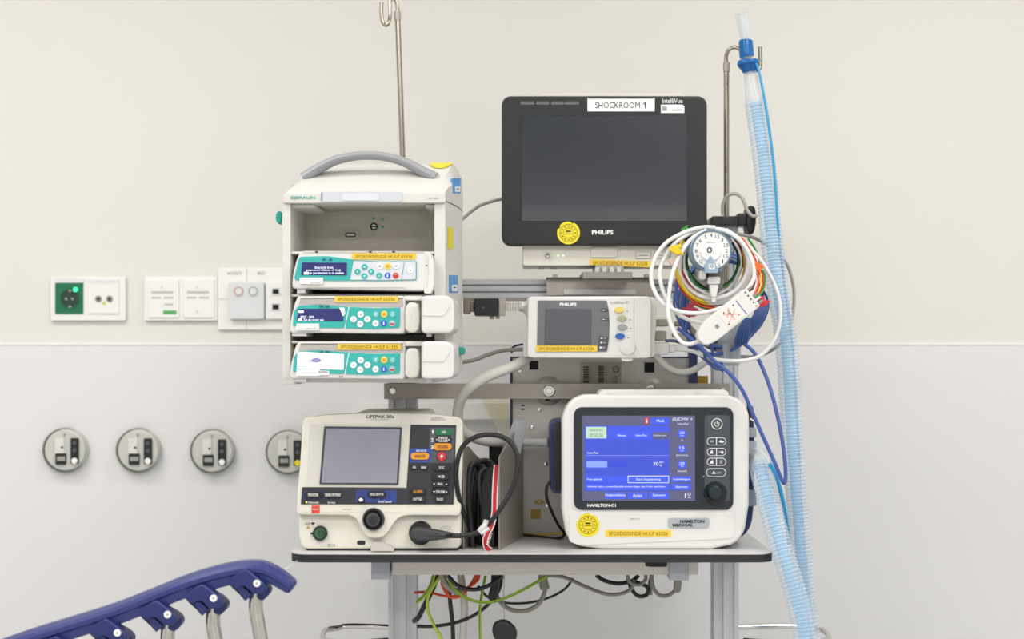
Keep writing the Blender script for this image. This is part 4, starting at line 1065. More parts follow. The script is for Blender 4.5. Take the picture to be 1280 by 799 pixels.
V.poly('key_icon', [(170, 528), (200, 528), (185, 508)], d2+.002, d2+.0014, WPR, pan); V.text('audio', 206, 513, 238, 526, d2+.002, WPR, pan)
for x, y in ((112, 548), (278, 552), (130, 278)): V.rect('indicator_mark', x-3, y-3, x+3, y+3, .0036, .003, WPR, bz)
V.lathe('knob_collar', 196, 667, [(66, .006), (80, .0065), (84, .003)], BLK, bz, n=36)
V.lathe('rotary_knob', 198, 665, [(36, .021), (46, .020), (52, .016), (62, .006)], KNOB, bz, n=36)
V.use(A6)
V.sticker(191, 648, 51, .0012, lp)
V.label(HULP, 268, 670, 552, 700, .0012, lp)
bg = V.rect('maker_badge', 539, 617, 718, 661, .003, .0012, BADGE, lp, bev=.0006, rc=12)
V.text('HAMILTON', 590, 625, 697, 640, .0034, mat('badge_navy', '262C48', .4), bg, bold=.04); V.text('MEDICAL', 559, 642, 648, 655, .0034, mat('badge_navy'), bg, bold=.04)
V.text('00021175', 374, 618, 415, 626, .0015, GPR, lp)
V.use(FULL)
V.poly('stand_plate', [(728, 689), (728, 686), (905, 686), (905, 689)], -.006, -.15, STEEL)
V.rect('foot_strip', 742, 683, 890, 688, -.01, -.12, BLK)
# ports on the right flank
for y0, y1 in ((534, 548), (551, 569), (612, 634)):
    V.poly('gas_port', [(928, y1), (928, y0), (946, y0+1), (946, y1-1)], -.035, -.075, clear_mat('port_clear', 'C9CEDA', 'D8DCE8', .55), bev=.003)
V.poly('side_clip', [(936, 522), (936, 506), (941, 508), (945, 524), (938, 528)], -.03, -.05, BLK, bev=.001)
V.tube('side_clip_ring', [(938, 524, -.03), (943, 527, -.028), (945, 523, -.03)], 1.2, CHROME)
cb = V.poly('cable_holder', [(688, 612), (687, 532), (690, 526), (704, 524), (706, 618), (692, 617)], -.04, -.11, NAVY, bev=.003, rc=3)
for i in range(4):
    x = 694+i*2.6
    cable('coiled_cable', '', '', FULL, [(x, 530, 2.285), (x-1.5, 560, 2.28), (x-1, 590, 2.28), (x+1, 612, 2.285), (x+3, 590, 2.30), (x+3, 550, 2.30)], 1.6, BLKR, closed=True)
    o = bpy.context.scene.objects[-1] if False else None
k_ = [o for o in bpy.data.objects if o.name.startswith('coiled_cable')]
for o, l_ in zip(k_, ('outermost', 'second', 'third', 'innermost')):
    o['label'] = l_+' turn of black cable hung at the left flank of the ventilator'; o['category'] = 'cable'; o['group'] = 'cable turns beside the ventilator'
cable('power_cord', 'black cord dropping from the ventilator flank onto the tabletop', 'cord', B8, [(535, 480, 2.30), (520, 510, 2.30), (522, 560, 2.31), (545, 620, 2.33), (575, 680, 2.36), (600, 715, 2.38), (580, 738, 2.39), (520, 735, 2.41), (420, 722, 2.43), (340, 715, 2.42)], 1.9, BLKR)
cable('yellow_cord', 'thin yellow cord lying on the tabletop behind the ventilator', 'cord', B8, [(620, 716, 2.43), (560, 716, 2.43), (480, 722, 2.43), (420, 716, 2.435)], 1.2, CYEL)

# ================================================================== MONITOR
M = Fr('patient_monitor', 'large charcoal patient monitor, switched off, mounted at the top of the trolley', 'monitor', 755, 334, 2.40); M.use(A4)
M.poly('rear_housing', [(215, 640), (215, 90), (235, 78), (775, 78), (795, 90), (795, 640)], -.03, -.10, CREAM2, bev=.006, rc=14)
bz = M.rect('bezel', 83, 91, 873, 665, 0, -.035, CHAR, bev=.004, rc=36, n=8)
M.rect('screen_recess', 158, 165, 797, 575, .0005, -.002, BLK, bz, rc=4)
M.rect('screen', 161, 168, 794, 572, .0010, .0004, MSCR, bz, rc=3)
for x0, x1 in ((155, 208), (215, 266), (273, 323), (326, 380)): M.rect('alarm_light', x0, 113, x1, 126, .0012, 0, mat('alarm_lens', '606060', .35), bz, rc=3)
wl = M.rect('name_label', 413, 100, 671, 151, .0010, 0, WPR, bz); M.text('SHOCKROOM', 442, 116, 614, 139, .0014, BLKF, wl)
M.poly('lettering', [(633, 139), (637, 139), (637, 116), (634, 116), (626, 122), (626, 126), (633, 121)], .0014, .0011, BLKF, wl)
wl['label'] = 'white label with the room name'
M.rect('label_border', 415, 102, 669, 104, .0014, .001, GPR, wl)
M.text('IntelliVue', 700, 101, 778, 120, .0005, WPR, bz)
wl = M.poly('white_label', [(695, 157), (695, 125), (778, 125), (785, 131), (785, 157)], .0010, 0, WPR, bz); M.text('00020793', 738, 142, 776, 151, .0014, GPR, wl); M.rect('code_mark', 701, 132, 718, 149, .0013, .001, GREY, wl)
M.sticker(340, 618, 44, 0, bz)
M.text('PHILIPS', 430, 607, 512, 624, .0005, WPR, bz, bold=.03)
bs = M.poly('base_housing', [(163, 745), (163, 650), (872, 650), (872, 738), (860, 745)], -.018, -.10, CREAM, bev=.003, rc=6)
d3 = -.018
M.ring('power_symbol', 260, 707, 10, 7, d3+.0006, d3, mat('symbol_grey', '66655C', .5), bs); M.rect('power_symbol', 258, 694, 262, 706, d3+.0008, d3, mat('symbol_grey'), bs)
M.rect('button_frame', 242, 690, 280, 724, d3+.0004, d3, mat('cream_inner'), bs, rc=3)
for x in (300, 320): M.disc('power_light', x, 705, 4, d3+.0009, d3, mat('small_green_led', 'C8F0B8', .3, emit='C0FFB0', es=.8), bs, n=10)
M.poly('front_tab', [(425, 712), (427, 672), (527, 672), (527, 706), (520, 713)], d3+.003, d3, CREAM2, bs, bev=.001, rc=4)
for x0, x1 in ((598, 657), (668, 733)): M.rect('port_cover', x0, 690, x1, 717, d3+.0012, d3, mat('outline_grey', '9E9C90', .5), bs, rc=4); M.rect('port_cover', x0+2, 692, x1-2, 715, d3+.0018, d3+.0012, CREAM, bs, rc=3); M.rect('port_line', x0+12, 703, x1-12, 706, d3+.0022, d3+.0018, mat('outline_grey'), bs)
M.text('40', 708, 688, 732, 714, d3+.0026, GPR, bs)
M.label(HULP, 422, 719, 655, 750, d3+.0005, bs, pts=[(422, 741), (655, 750), (655, 727), (422, 719)])
for x0, x1 in ((226, 248), (272, 297)): M.rect('foot', x0, 742, x1, 754, d3-.01, d3-.03, GREY, bs)
cable('monitor_cable', 'grey cable running from the pump rack to the back of the monitor', 'cable', A1, [(1150, 480, 2.44), (1185, 450, 2.45), (1240, 405, 2.46), (1300, 370, 2.46), (1450, 330, 2.46), (1560, 325, 2.46)], 2.2, CGRY)

# ================================================================== SMALL PATIENT MODULE
X = Fr('patient_module', 'small white monitoring module with a dark screen below the big monitor', 'monitor', 738, 450, 2.32); X.use(A5)
bd = X.poly('housing', [(415, 480), (420, 180), (432, 170), (1040, 168), (1062, 172), (1072, 200), (1068, 488), (1050, 498), (440, 496), (420, 490)], 0, -.09, WHITE, bev=.004, rc=14)
X.poly('side_cheek', [(1050, 490), (1055, 175), (1082, 172), (1092, 200), (1096, 300), (1088, 400), (1090, 480), (1070, 495)], -.012, -.085, CREAM, bev=.002, rc=5)
X.rect('mount_flange', 396, 340, 425, 490, -.02, -.06, WHITE, bev=.002, rc=4)
X.rect('front_groove', 976, 180, 979, 490, .0005, -.001, mat('groove_grey', 'BDBDB8', .5), bd)
pn = X.poly('bezel', [(468, 462), (472, 192), (834, 192), (845, 240), (850, 320), (846, 400), (836, 462)], .0012, 0, X2BEZ, bd, rc=6)
X.poly('screen_frame', [(508, 422), (512, 236), (754, 237), (752, 422)], .0018, .0012, mat('x2_screen_frame', '585A5E', .4), pn)
X.poly('screen', [(512, 420), (515, 239), (752, 240), (750, 420)], .0024, .0018, X2SCR, pn)
X.text('PHILIPS', 588, 204, 676, 221, .0016, WPR, pn, bold=.03); X.text('IntelliVue X2', 856, 195, 952, 210, .0004, GPR, bd)
for x0, y0, x1, y1 in ((805, 234, 844, 251), (806, 284, 848, 300), (795, 382, 845, 400), (793, 405, 843, 424), (790, 429, 838, 452)):
    b = X.rect('soft_key', x0, y0, x1, y1, .0020, .0012, mat('soft_key_dark', '4A4B4E', .45), pn, rc=4); X.rect('soft_key_mark', x0+8, y0+6, x0+16, y1-6, .0024, .002, WPR, pn); X.rect('soft_key_mark', x0+20, y0+6, x1-12, y1-6, .0024, .002, GPR, pn)
for cx, cy, m, l_ in ((900, 241, YELB, 'yellow'), (914, 287, mat('olive_button', 'A6AE8A', .4), 'pale green'), (917, 333, mat('grey_button', '9C9EA2', .4), 'grey'), (905, 381, mat('x2_blue', '2E62B2', .4), 'blue')):
    X.oval('oval_button', cx, cy, 26, 16, .0030, 0, m, bd, bev=.001)['label'] = l_+' oval button'; X.rect('button_legend', cx+38, cy+4, cx+48, cy+10, .0004, 0, GPR, bd)
X.lathe('round_relief', 945, 437, [(30, .0035), (40, .003), (44, 0)], WHITE, bd); X.poly('relief_symbol', [(928, 437), (945, 424), (962, 437), (945, 450)], .0042, .0035, SOCG, bd)
X.oval('bottom_tab', 942, 500, 32, 13, -.004, -.03, WHITE, bd)
X.label(HULP, 463, 431, 785, 461, .0014, bd)
for y0, y1, x1, m in ((290, 328, 1165, CBEI), (352, 405, 1150, CBEI), (412, 478, 1166, CWHT)):
    X.rect('plug', 1062, y0, x1, y1, -.03, -.055, mat('plug_greige', 'A4A095', .5) if m is CBEI else CWHT, bev=.003, rc=5)
X.rect('plug_collar', 1160, 424, 1200, 466, -.033, -.052, CWHT, bev=.003, rc=5)
# black clamp and couplings left of the module
K = Fr('hose_coupling', 'black square clamp with steel couplings left of the patient module', 'coupling', 608, 395, 2.42); K.use(A5)
K.rect('black_block', 138, 180, 268, 273, .012, -.03, BLK, bev=.002, rc=4); K.disc('block_screw', 186, 230, 7, .0126, .012, LPGRY, n=12)
K.rect('steel_nut', 80, 186, 118, 262, 0, -.025, mat('nut_steel', '8E867C', .35, metal=.8), bev=.002, rc=4); K.rect('steel_nut', 112, 196, 138, 252, -.003, -.022, mat('nut_steel'), bev=.002)
K.rect('steel_bracket', 262, 180, 301, 272, .004, -.02, STEEL, bev=.001); K.rect('lower_stud', 218, 270, 242, 290, 0, -.015, mat('nut_steel')); K.rect('lower_stud', 250, 270, 272, 288, 0, -.015, mat('nut_steel'))
K.rect('upper_pipe', 80, 180, 415, 194, -.01, -.02, mat('nut_steel'), rc=3)
for i in range(6): K.rect('pipe_ring', 302+i*14, 200, 313+i*14, 248, -.002-.001*(i % 2), -.02, CHROME, bev=.001, rc=5)
cable('air_hose', 'thick light grey hose curving from the patient module down behind the defibrillator', 'hose', A5, [(440, 470, 2.40), (390, 515, 2.37), (310, 552, 2.355), (210, 592, 2.35), (125, 645, 2.35), (75, 700, 2.36), (52, 770, 2.375), (60, 850, 2.39), (110, 900, 2.40), (190, 930, 2.41), (290, 938, 2.42)], 6.6, CLG, sides=16)
cable('supply_tube', 'straight white supply tube entering the ventilator flank from the left', 'tube', B8, [(300, 300, 2.43), (400, 302, 2.43), (470, 302, 2.42), (530, 302, 2.40)], 4.8, CWHT, sides=14)
nt_ = cable('tube_nut', 'black fitting on the end of the white supply tube', 'fitting', B8, [(526, 302, 2.40), (542, 302, 2.40)], 6.2, BLK, sides=12, n=2)
cable('upper_tube', 'short light grey tube leaving the steel couplings', 'tube', A5, [(380, 222, 2.42), (410, 232, 2.42), (430, 260, 2.41), (440, 290, 2.41)], 6.0, CLG, sides=12)
cable('grey_cable', 'grey cable from the rack flank to the left of the patient module', 'cable', A5, [(40, 520, 2.42), (80, 515, 2.42), (140, 505, 2.42), (210, 478, 2.42), (290, 456, 2.41), (400, 450, 2.39), (440, 450, 2.38)], 2.5, CGRY)
cable('navy_cable', 'thin navy cable over the top corner of the steel case', 'cable', A5, [(335, 470, 2.44), (340, 440, 2.44), (380, 425, 2.43), (430, 420, 2.42)], 1.4, NAVY)
cable('thin_cable', 'thick light grey cable sagging right below the patient module', 'cable', D7, [(-40, 470, 2.36), (20, 545, 2.365), (80, 600, 2.37), (150, 628, 2.375), (230, 615, 2.38), (300, 570, 2.39), (340, 545, 2.40)], 4.2, CLG, sides=12)

# ================================================================== POLES
def pole(name, label, C, pts, r, hook, hr, foot):
    t = thing(name, label, 'pole', W(C, *foot))
    O = W(C, *foot)
    P = [W(C, *p) for p in pts]; v, f = tube_geo(cr(P, 4), r, 16); obj('shaft', [q-O for q in v], f, POLEM, t)
    H_ = [W(C, *p) for p in hook]; v, f = tube_geo(cr(H_, 8), hr, 12); obj('hook', [q-O for q in v], f, POLEM, t)
    v, f = tube_geo([P[0]+Vector((0, 0, .004)), P[0]-Vector((0, 0, .012))], r*1.18, 16); obj('collar', [q-O for q in v], f, STEEL, t)
    return t
pole('infusion_pole', 'steel infusion pole with an S-shaped hook rising behind the pump rack', B7, [(98, 46, 2.55), (107, 290, 2.55), (115, 525, 2.55), (122, 799, 2.55), (132, 1380, 2.55)], .0050, [(98, 50, 2.55), (98, 22, 2.55), (92, 2, 2.55), (82, -6, 2.55), (73, 5, 2.55), (73, 50, 2.545), (69, 74, 2.54), (60, 84, 2.54), (50, 76, 2.54), (45, 50, 2.54), (45, 8, 2.54)], .0034, (115, 799, 2.55))
pole('hose_pole', 'steel pole with a curved hook holding the breathing hose at upper right', A8, [(160, 270, 2.46), (160, 500, 2.46), (160, 799, 2.46), (160, 1200, 2.46)], .0050, [(160, 276, 2.46), (159, 235, 2.46), (172, 206, 2.455), (200, 198, 2.45), (240, 225, 2.435), (270, 270, 2.42), (290, 292, 2.41), (300, 270, 2.41), (300, 195, 2.41)], .0036, (160, 1200, 2.46))

# ================================================================== POLE CLAMP
Q = Fr('pole_clamp', 'black pole clamp with a large winged knob beside the monitor', 'clamp', 917, 282, 2.40); Q.use(A7)
Q.rect('clamp_body', 332, 166, 442, 204, .02, -.07, BLK, bev=.002, rc=4); Q.rect('clamp_neck', 438, 154, 482, 208, .012, -.02, BLK, bev=.003, rc=6)
Q.poly('wing_knob', [(480, 222), (474, 190), (482, 160), (480, 132), (492, 120), (512, 124), (520, 150), (518, 210), (506, 242), (488, 240)], .022, -.025, BLK, bev=.006, rc=10)
Q.rect('lower_bracket', 360, 204, 440, 235, -.01, -.06, ALU, bev=.001)
cable('steel_cable_loop', 'short grey cable arching over the black pole clamp', 'cable', A7, [(378, 162, 2.37), (378, 120, 2.365), (395, 84, 2.36), (430, 74, 2.355), (460, 95, 2.35), (478, 140, 2.345), (500, 166, 2.34), (518, 165, 2.345)], 2.2, CGRY, sides=10)

# ================================================================== OXYGEN DIAL
O2 = Fr('flow_dial', 'round white oxygen flow dial numbered 0 to 15 amid the cable bundle', 'dial', 891, 340, 2.20); O2.use(D6)
dc = (338, 375)
O2.lathe('dial_housing', dc[0], dc[1], [(280, .010), (292, .008), (298, .0), (292, -.03)], DIALP, n=48)
O2.ring('dial_ring', dc[0], dc[1], 286, 268, .0135, .008, DIALR, n=48)
fc = O2.disc('dial_face', dc[0], dc[1], 270, .012, .008, DIALW, bev=.001, n=48)
O2.lathe('dial_centre', dc[0]-10, dc[1], [(135, .0165), (150, .0155), (158, .012)], DIALW, fc, n=40)
O2.text('O', 268, 328, 346, 414, .0172, BLKF, fc, bold=.03); O2.text('2', 348, 388, 368, 416, .0172, GPR, fc)
for t_, x, y, w_, h_ in (('4', 330, 160, 34, 56), ('3.5', 412, 180, 70, 54), ('3', 488, 224, 34, 52), ('2.5', 540, 302, 72, 52), ('2', 553, 382, 34, 54), ('1.5', 540, 460, 60, 52), ('1', 494, 534, 16, 54), ('.5', 442, 585, 36, 44), ('5', 252, 184, 36, 54), ('6', 176, 238, 36, 52), ('7', 132, 300, 36, 52), ('8', 117, 386, 34, 56), ('9', 134, 466, 36, 56), ('12', 186, 538, 46, 54), ('15', 252, 590, 36, 44)):
    O2.text(t_, x-w_/2, y-h_/2, x+w_/2, y+h_/2, .0124, BLKF, fc)
O2.text('MEDIFLO', 262, 252, 396, 272, .0172, GPR, fc)
pt = O2.poly('pointer', [(235, 640), (262, 580), (305, 462), (322, 452), (340, 462), (392, 580), (440, 640), (430, 700), (250, 700)], .019, .012, DIALP, fc, bev=.001, rc=12)
O2.rect('pointer_window', 296, 570, 384, 644, .0194, .019, DIALW, pt, rc=20); O2.text('0', 322, 575, 362, 628, .0198, BLKF, pt)
O2.rect('mount_stem', 240, 560, 460, 800, -.03, -.2, GREY, bev=.002)
O2.rect('outlet_block', 170, 660, 260, 790, .0, -.03, WHITE, bev=.002, rc=12)
O2.use(A7); O2.rect('stem_body', 322, 398, 378, 470, -.012, -.05, mat('dark_metal', '6E6A64', .4, metal=.5), bev=.001)
O2.rect('outlet_nipple', 316, 418, 368, 450, -.002, -.02, WHITE, bev=.002, rc=6); O2.poly('outlet_cone', [(322, 450), (362, 450), (352, 505), (330, 505)], -.004, -.018, WHITE, bev=.002, rc=5)
O2.rect('outlet_tip', 333, 502, 349, 524, -.006, -.016, WHITE, bev=.001)

# ================================================================== CABLE BUNDLE
def loops(C, cx, cy, rx, ry, turns, Y, amp=0.06, dY=0.012, seed=1, a0=0.0, drift=(0, 0)):
    rnd = random.Random(seed); pts = []
    steps = int(turns*12)
    kx = ky = 0
    for i in range(steps+1):
        a = a0+2*PI*i/12; u = i/12
        if i % 12 == 0: kx, ky = rnd.uniform(-amp, amp), rnd.uniform(-amp, amp)
        pts.append((cx+drift[0]*u+rx*(1+kx)*math.cos(a), cy+drift[1]*u+ry*(1+ky)*math.sin(a), Y+dY*math.sin(a+seed)+0.006*u))
    return pts
# blue coil behind
cable('blue_sensor_cable', 'blue sensor cable coiled in loops behind the oxygen dial', 'cable', A7, loops(A7, 370, 520, 172, 190, 5.6, 2.33, .14, .02, 3), 1.7, CBLU, n=4)
cable('blue_sensor_cable', 'second blue sensor cable, hanging down the left side of the bundle', 'cable', A7, [(200, 380, 2.31), (185, 450, 2.31), (190, 540, 2.31), (215, 620, 2.31), (250, 690, 2.31), (320, 740, 2.31), (400, 730, 2.31), (480, 680, 2.31), (540, 600, 2.31), (565, 520, 2.31)], 2.2, CBLU2, n=5)
cable('blue_sensor_cable', 'third blue sensor cable, inside the left side of the bundle', 'cable', A7, [(240, 430, 2.30), (232, 500, 2.30), (235, 590, 2.30), (225, 650, 2.30), (260, 720, 2.30), (320, 775, 2.29), (380, 810, 2.29)], 2.2, CBLU, n=5)
for i, (o1, l_) in enumerate(((0, 'first from the left'), (9, 'second from the left'), (18, 'third from the left'), (27, 'fourth from the left'), (36, 'fifth from the left'), (45, 'rightmost'))):
    cable('blue_lead', l_+' of six blue leads fanning down right of the white lead block', 'cable', A7, [(470+o1*0.4, 590, 2.27), (440+o1, 650, 2.27), (430+o1, 700, 2.28), (440+o1*1.2, 660, 2.30), (500+o1, 590, 2.30), (530+o1*.8, 540, 2.31)], 1.35, CBLU, n=5, group='blue leads')
# blue cable with the long V loop
cable('blue_trunk_cable', 'long blue cable hanging in a V in front of the breathing hose', 'cable', B6, [(-10, -30, 2.24), (30, 0, 2.24), (75, 40, 2.23), (130, 95, 2.225), (190, 145, 2.22), (240, 210, 2.22), (280, 300, 2.22), (320, 390, 2.22), (365, 490, 2.22), (392, 555, 2.22), (401, 566, 2.225), (406, 545, 2.23), (402, 470, 2.235), (385, 360, 2.24), (355, 230, 2.25), (320, 130, 2.26), (285, 65, 2.27), (245, 30, 2.28), (220, 10, 2.29)], 2.4, CBLU2, sides=12)
cable('blue_patch_cable', 'short blue cable knotted just above the ventilator', 'cable', D7, [(280, 450, 2.26), (300, 500, 2.26), (310, 545, 2.26), (350, 590, 2.26), (385, 608, 2.26), (415, 590, 2.27), (400, 560, 2.28), (360, 530, 2.28), (345, 450, 2.28)], 1.8, CBLU)
cable('navy_lead', 'dark navy lead lying over the plugs of the patient module', 'cable', D7, [(60, 430, 2.30), (120, 432, 2.29), (190, 455, 2.27), (250, 470, 2.26), (300, 490, 2.26)], 2.0, NAVY)
# grey-green cables from plugs
cable('grey_plug_cable', 'grey cable from the upper plug of the patient module', 'cable', D7, [(120, 325, 2.36), (170, 328, 2.35), (210, 345, 2.33), (240, 380, 2.31), (280, 430, 2.30), (330, 460, 2.30)], 3.2, CBEI)
cable('grey_plug_cable', 'grey cable from the middle plug of the patient module', 'cable', D7, [(110, 395, 2.36), (155, 400, 2.34), (190, 425, 2.33), (215, 450, 2.32), (260, 470, 2.31)], 3.2, CGRY)
cable('white_plug_cable', 'white cable leaving the lowest module plug in a long sweep', 'cable', D7, [(120, 483, 2.36), (180, 488, 2.33), (240, 500, 2.29), (300, 525, 2.27), (380, 548, 2.25), (470, 556, 2.24), (560, 552, 2.24), (640, 530, 2.24), (700, 480, 2.24), (750, 400, 2.24), (775, 300, 2.24), (770, 180, 2.24), (740, 80, 2.24), (700, 0, 2.24), (640, -90, 2.24), (560, -170, 2.24), (460, -225, 2.24), (370, -250, 2.24)], 2.5, CWHT, sides=12)
cable('grey_loop_cable', 'grey cable curving down at the far right behind the breathing hose', 'cable', A7, [(440, 240, 2.38), (510, 258, 2.38), (580, 300, 2.385), (640, 360, 2.39), (668, 440, 2.39), (674, 520, 2.39), (662, 610, 2.385), (640, 670, 2.38), (590, 720, 2.375), (520, 750, 2.37), (440, 752, 2.37)], 2.1, CGRY)
# coloured lead wires: lower arcs around the dial
cols = [(CRED, 'red'), (CYEL, 'yellow'), (CGRN, 'green'), (CBLK, 'black'), (CWHT, 'white'), (COR, 'orange')]
lay = [(CRED, 'red', 330, 350, 128, 138, 2.235), (CGRN, 'green', 335, 345, 112, 128, 2.24), (CBLK, 'black', 335, 350, 105, 118, 2.25), (CYEL, 'yellow', 328, 360, 142, 165, 2.235), (CYEL, 'second yellow', 332, 372, 150, 160, 2.24),
       (CRED, 'second red', 330, 382, 150, 158, 2.245), (CGRN, 'second green', 340, 395, 150, 160, 2.25), (COR, 'orange', 345, 380, 160, 170, 2.245), (CWHT, 'white', 335, 355, 118, 135, 2.228), (CBLK, 'second black', 350, 390, 158, 165, 2.255), (CRED, 'third red', 350, 400, 165, 150, 2.26), (CGRN, 'third green', 362, 380, 168, 172, 2.26)]
for i, (m, nm, cx, cy, rx, ry, Y) in enumerate(lay):
    pts = []
    rnd = random.Random(i)
    a0, a1 = -0.75+rnd.uniform(-.15, .1), PI+1.0+rnd.uniform(-.2, .2)
    for k in range(13):
        a = a0+(a1-a0)*k/12; pts.append((cx+rx*math.cos(a)+rnd.uniform(-2, 2), cy+ry*math.sin(a)+rnd.uniform(-2, 2), Y+0.012*math.sin(a*2)))
    cable('lead_wire', nm+' electrode wire looped under the oxygen dial', 'wire', A7, pts, 1.35, m, n=4, group='coloured electrode wires')
for i, (m, nm, x) in enumerate(((CGRN, 'green', 548), (CYEL, 'yellow', 532), (COR, 'orange', 520), (CRED, 'red', 540), (CWHT, 'pale', 512))):
    cable('lead_tail', nm+' wire end running down into the white lead block from the right', 'wire', A7, [(470+i*4, 300, 2.25), (500+i*5, 350, 2.235), (x, 400, 2.225), (x+6, 440, 2.215), (x-8, 485, 2.205), (x-34+i*3, 508+i*3, 2.20)], 1.3, m, n=5, group='coloured wire ends')
# white coil in front
cable('white_trunk_cable', 'thick white cable coiled in two wide loops around the oxygen dial', 'cable', A7,
      [(345, 214, 2.215), (290, 214, 2.215), (215, 236, 2.215), (140, 280, 2.21), (92, 350, 2.21), (80, 430, 2.21), (105, 500, 2.205), (150, 545, 2.20), (220, 568, 2.195), (300, 568, 2.195), (380, 545, 2.195), (450, 500, 2.195), (505, 430, 2.20), (498, 350, 2.205), (460, 280, 2.21), (400, 235, 2.215), (340, 222, 2.22), (260, 232, 2.22), (190, 270, 2.215), (140, 330, 2.215), (116, 400, 2.21), (130, 480, 2.21), (175, 560, 2.205), (240, 600, 2.21), (300, 612, 2.22)], 2.6, CWHT, sides=12, n=6)
cable('white_inner_cable', 'thick white cable wound closely around the oxygen dial', 'cable', A7, loops(A7, 338, 360, 142, 142, 3.2, 2.222, .05, .004, 5, a0=-1.2, drift=(4, 8)), 2.9, CWHT, sides=12, n=5)
cable('white_block_cable', 'white cable leaving the lower end of the white lead block', 'cable', A7, [(275, 688, 2.175), (240, 700, 2.175), (205, 690, 2.18), (170, 640, 2.185), (150, 570, 2.19), (155, 480, 2.195), (170, 400, 2.20), (205, 320, 2.205), (250, 260, 2.21), (310, 225, 2.21)], 2.6, CWHT, sides=12)
# lead block
c0 = W(A7, 392, 592, 2.165)
LBK = thing('lead_block', 'white electrode lead block with printed diagram, tilted below the oxygen dial', 'connector', c0)
ang = math.radians(39)
Rb = Matrix.Rotation(-ang, 3, 'Y')
u_ = 2.165/F/3.327
def lbp(name, pts, y0, y1, m, parent=None, bev=0.0, rc=0.0):
    P = rounded([(x*u_, z*u_) for x, z in pts], rc*u_, 5); v, f = prism_geo(P, y0, y1, bev)
    return obj(name, [Rb @ Vector(q) for q in v], f, m, parent or LBK)
bd = lbp('block_body', [(-150, -12), (-140, -34), (-95, -48), (130, -48), (140, -44), (140, 44), (130, 50), (-90, 50), (-138, 30), (-150, 12)], -.011, .011, WHITE, bev=.003, rc=14)
dg = lbp('diagram_label', [(-20, -36), (60, -36), (60, 36), (-20, 36)], -.0116, -.011, mat('diagram_paper', 'EDE2DA', .5), bd)
for a_, b_ in (((-10, -20), (50, 10)), ((-5, 22), (40, -10)), ((20, -25), (25, 25)), ((0, 0), (30, 30))):
    A_, B_ = Vector(a_), Vector(b_); n_ = (B_-A_).normalized(); q_ = Vector((-n_.y, n_.x))*1.5
    lbp('diagram_line', [tuple(A_-q_), tuple(B_-q_), tuple(B_+q_), tuple(A_+q_)], -.0120, -.0116, mat('diagram_pink', 'D99A8C', .5), dg)
for x, y, m in ((-12, -24, BLKF), (52, 26, BLKF), (46, -18, CRED), (2, 26, CRED), (20, 10, BLKF)): lbp('diagram_dot', [(x-3, y-3), (x+3, y-3), (x+3, y+3), (x-3, y+3)], -.0122, -.0116, m, dg)
lbp('blue_bar', [(72, -38), (75, -38), (75, 34), (72, 34)], -.0116, -.011, CBLU2, bd)
lbp('print_mark', [(-62, -8), (-48, -8), (-48, 8), (-62, 8)], -.0116, -.011, GPR, bd)
for i in range(5):
    y = -36+i*18
    lbp('socket_mark', [(122, y-3), (128, y-3), (128, y+3), (122, y+3)], -.0116, -.011, [CRED, BLKF, BLKF, BLKF, BLKF][i], bd)
    lbp('lead_plug', [(136, y-6), (166, y-4), (166, y+4), (136, y+6)], -.006, .004, CWHT if i % 2 else mat('plug_grey', '8A8A8A', .4), bev=.001)
def blob(name, label, C, cx, cy, Y, r, m, cat='clip', st=(1, 1), ang=0.0):
    """small clip: rounded jaw with a stub"""
    c = W(C, cx, cy, Y); t = thing(name, label, cat, c); k = Y/F/C[2]; Rz = Matrix.Rotation(ang, 3, 'Y')
    def pl(nm, pts, y0, y1, mm, bev, rc):
        P = rounded([(a*k, b*k) for a, b in pts], rc*k, 4); v, f = prism_geo(P, y0, y1, bev); return obj(nm, [Rz @ Vector(q) for q in v], f, mm, t)
    a, b = r*st[0], r*st[1]
    pl('jaw', [(-a, -b*.5), (a*.6, -b*.6), (a, -b*.2), (a, b*.4), (a*.2, b*.6), (-a, b*.5)], -.004, .004, m, .0015, r*.3)
    pl('lever', [(-a*.5, b*.3), (a*.3, b*.3), (a*.7, b*1.1), (a*.2, b*1.2), (-a*.3, b*.8)], -.003, .003, m, .001, r*.2)
    pl('stub', [(a*.8, -b*.2), (a*1.5, -b*.15), (a*1.5, b*.15), (a*.8, b*.2)], -.002, .002, m, .0008, r*.1)
    return t
blob('electrode_clip', 'yellow electrode clip at the upper left of the cable bundle', A7, 180, 308, 2.20, 26, CYEL, ang=.5)
blob('electrode_clip', 'green electrode clip at the top of the cable bundle', A7, 222, 226, 2.225, 18, CGRN)
blob('electrode_clip', 'bright red electrode clip at the right of the white lead block', A7, 540, 530, 2.18, 24, mat('bright_red', 'D8282C', .4), ang=-.3)
blob('electrode_clip', 'orange electrode clip at the right edge of the bundle', A7, 522, 378, 2.205, 20, mat('bright_orange', 'EC6A1E', .4), ang=1.2)
blob('electrode_clip', 'dark red clip behind the blue cables below the dial', A7, 240, 565, 2.235, 36, mat('dark_red_clip', '961C34', .4))
blob('electrode_clip', 'pale pink electrode clip left of the oxygen dial', A7, 170, 360, 2.215, 22, CPNK, ang=.8)
blob('electrode_clip', 'black electrode clip just left of the dial rim', A7, 236, 262, 2.23, 20, BLK, ang=-.6)
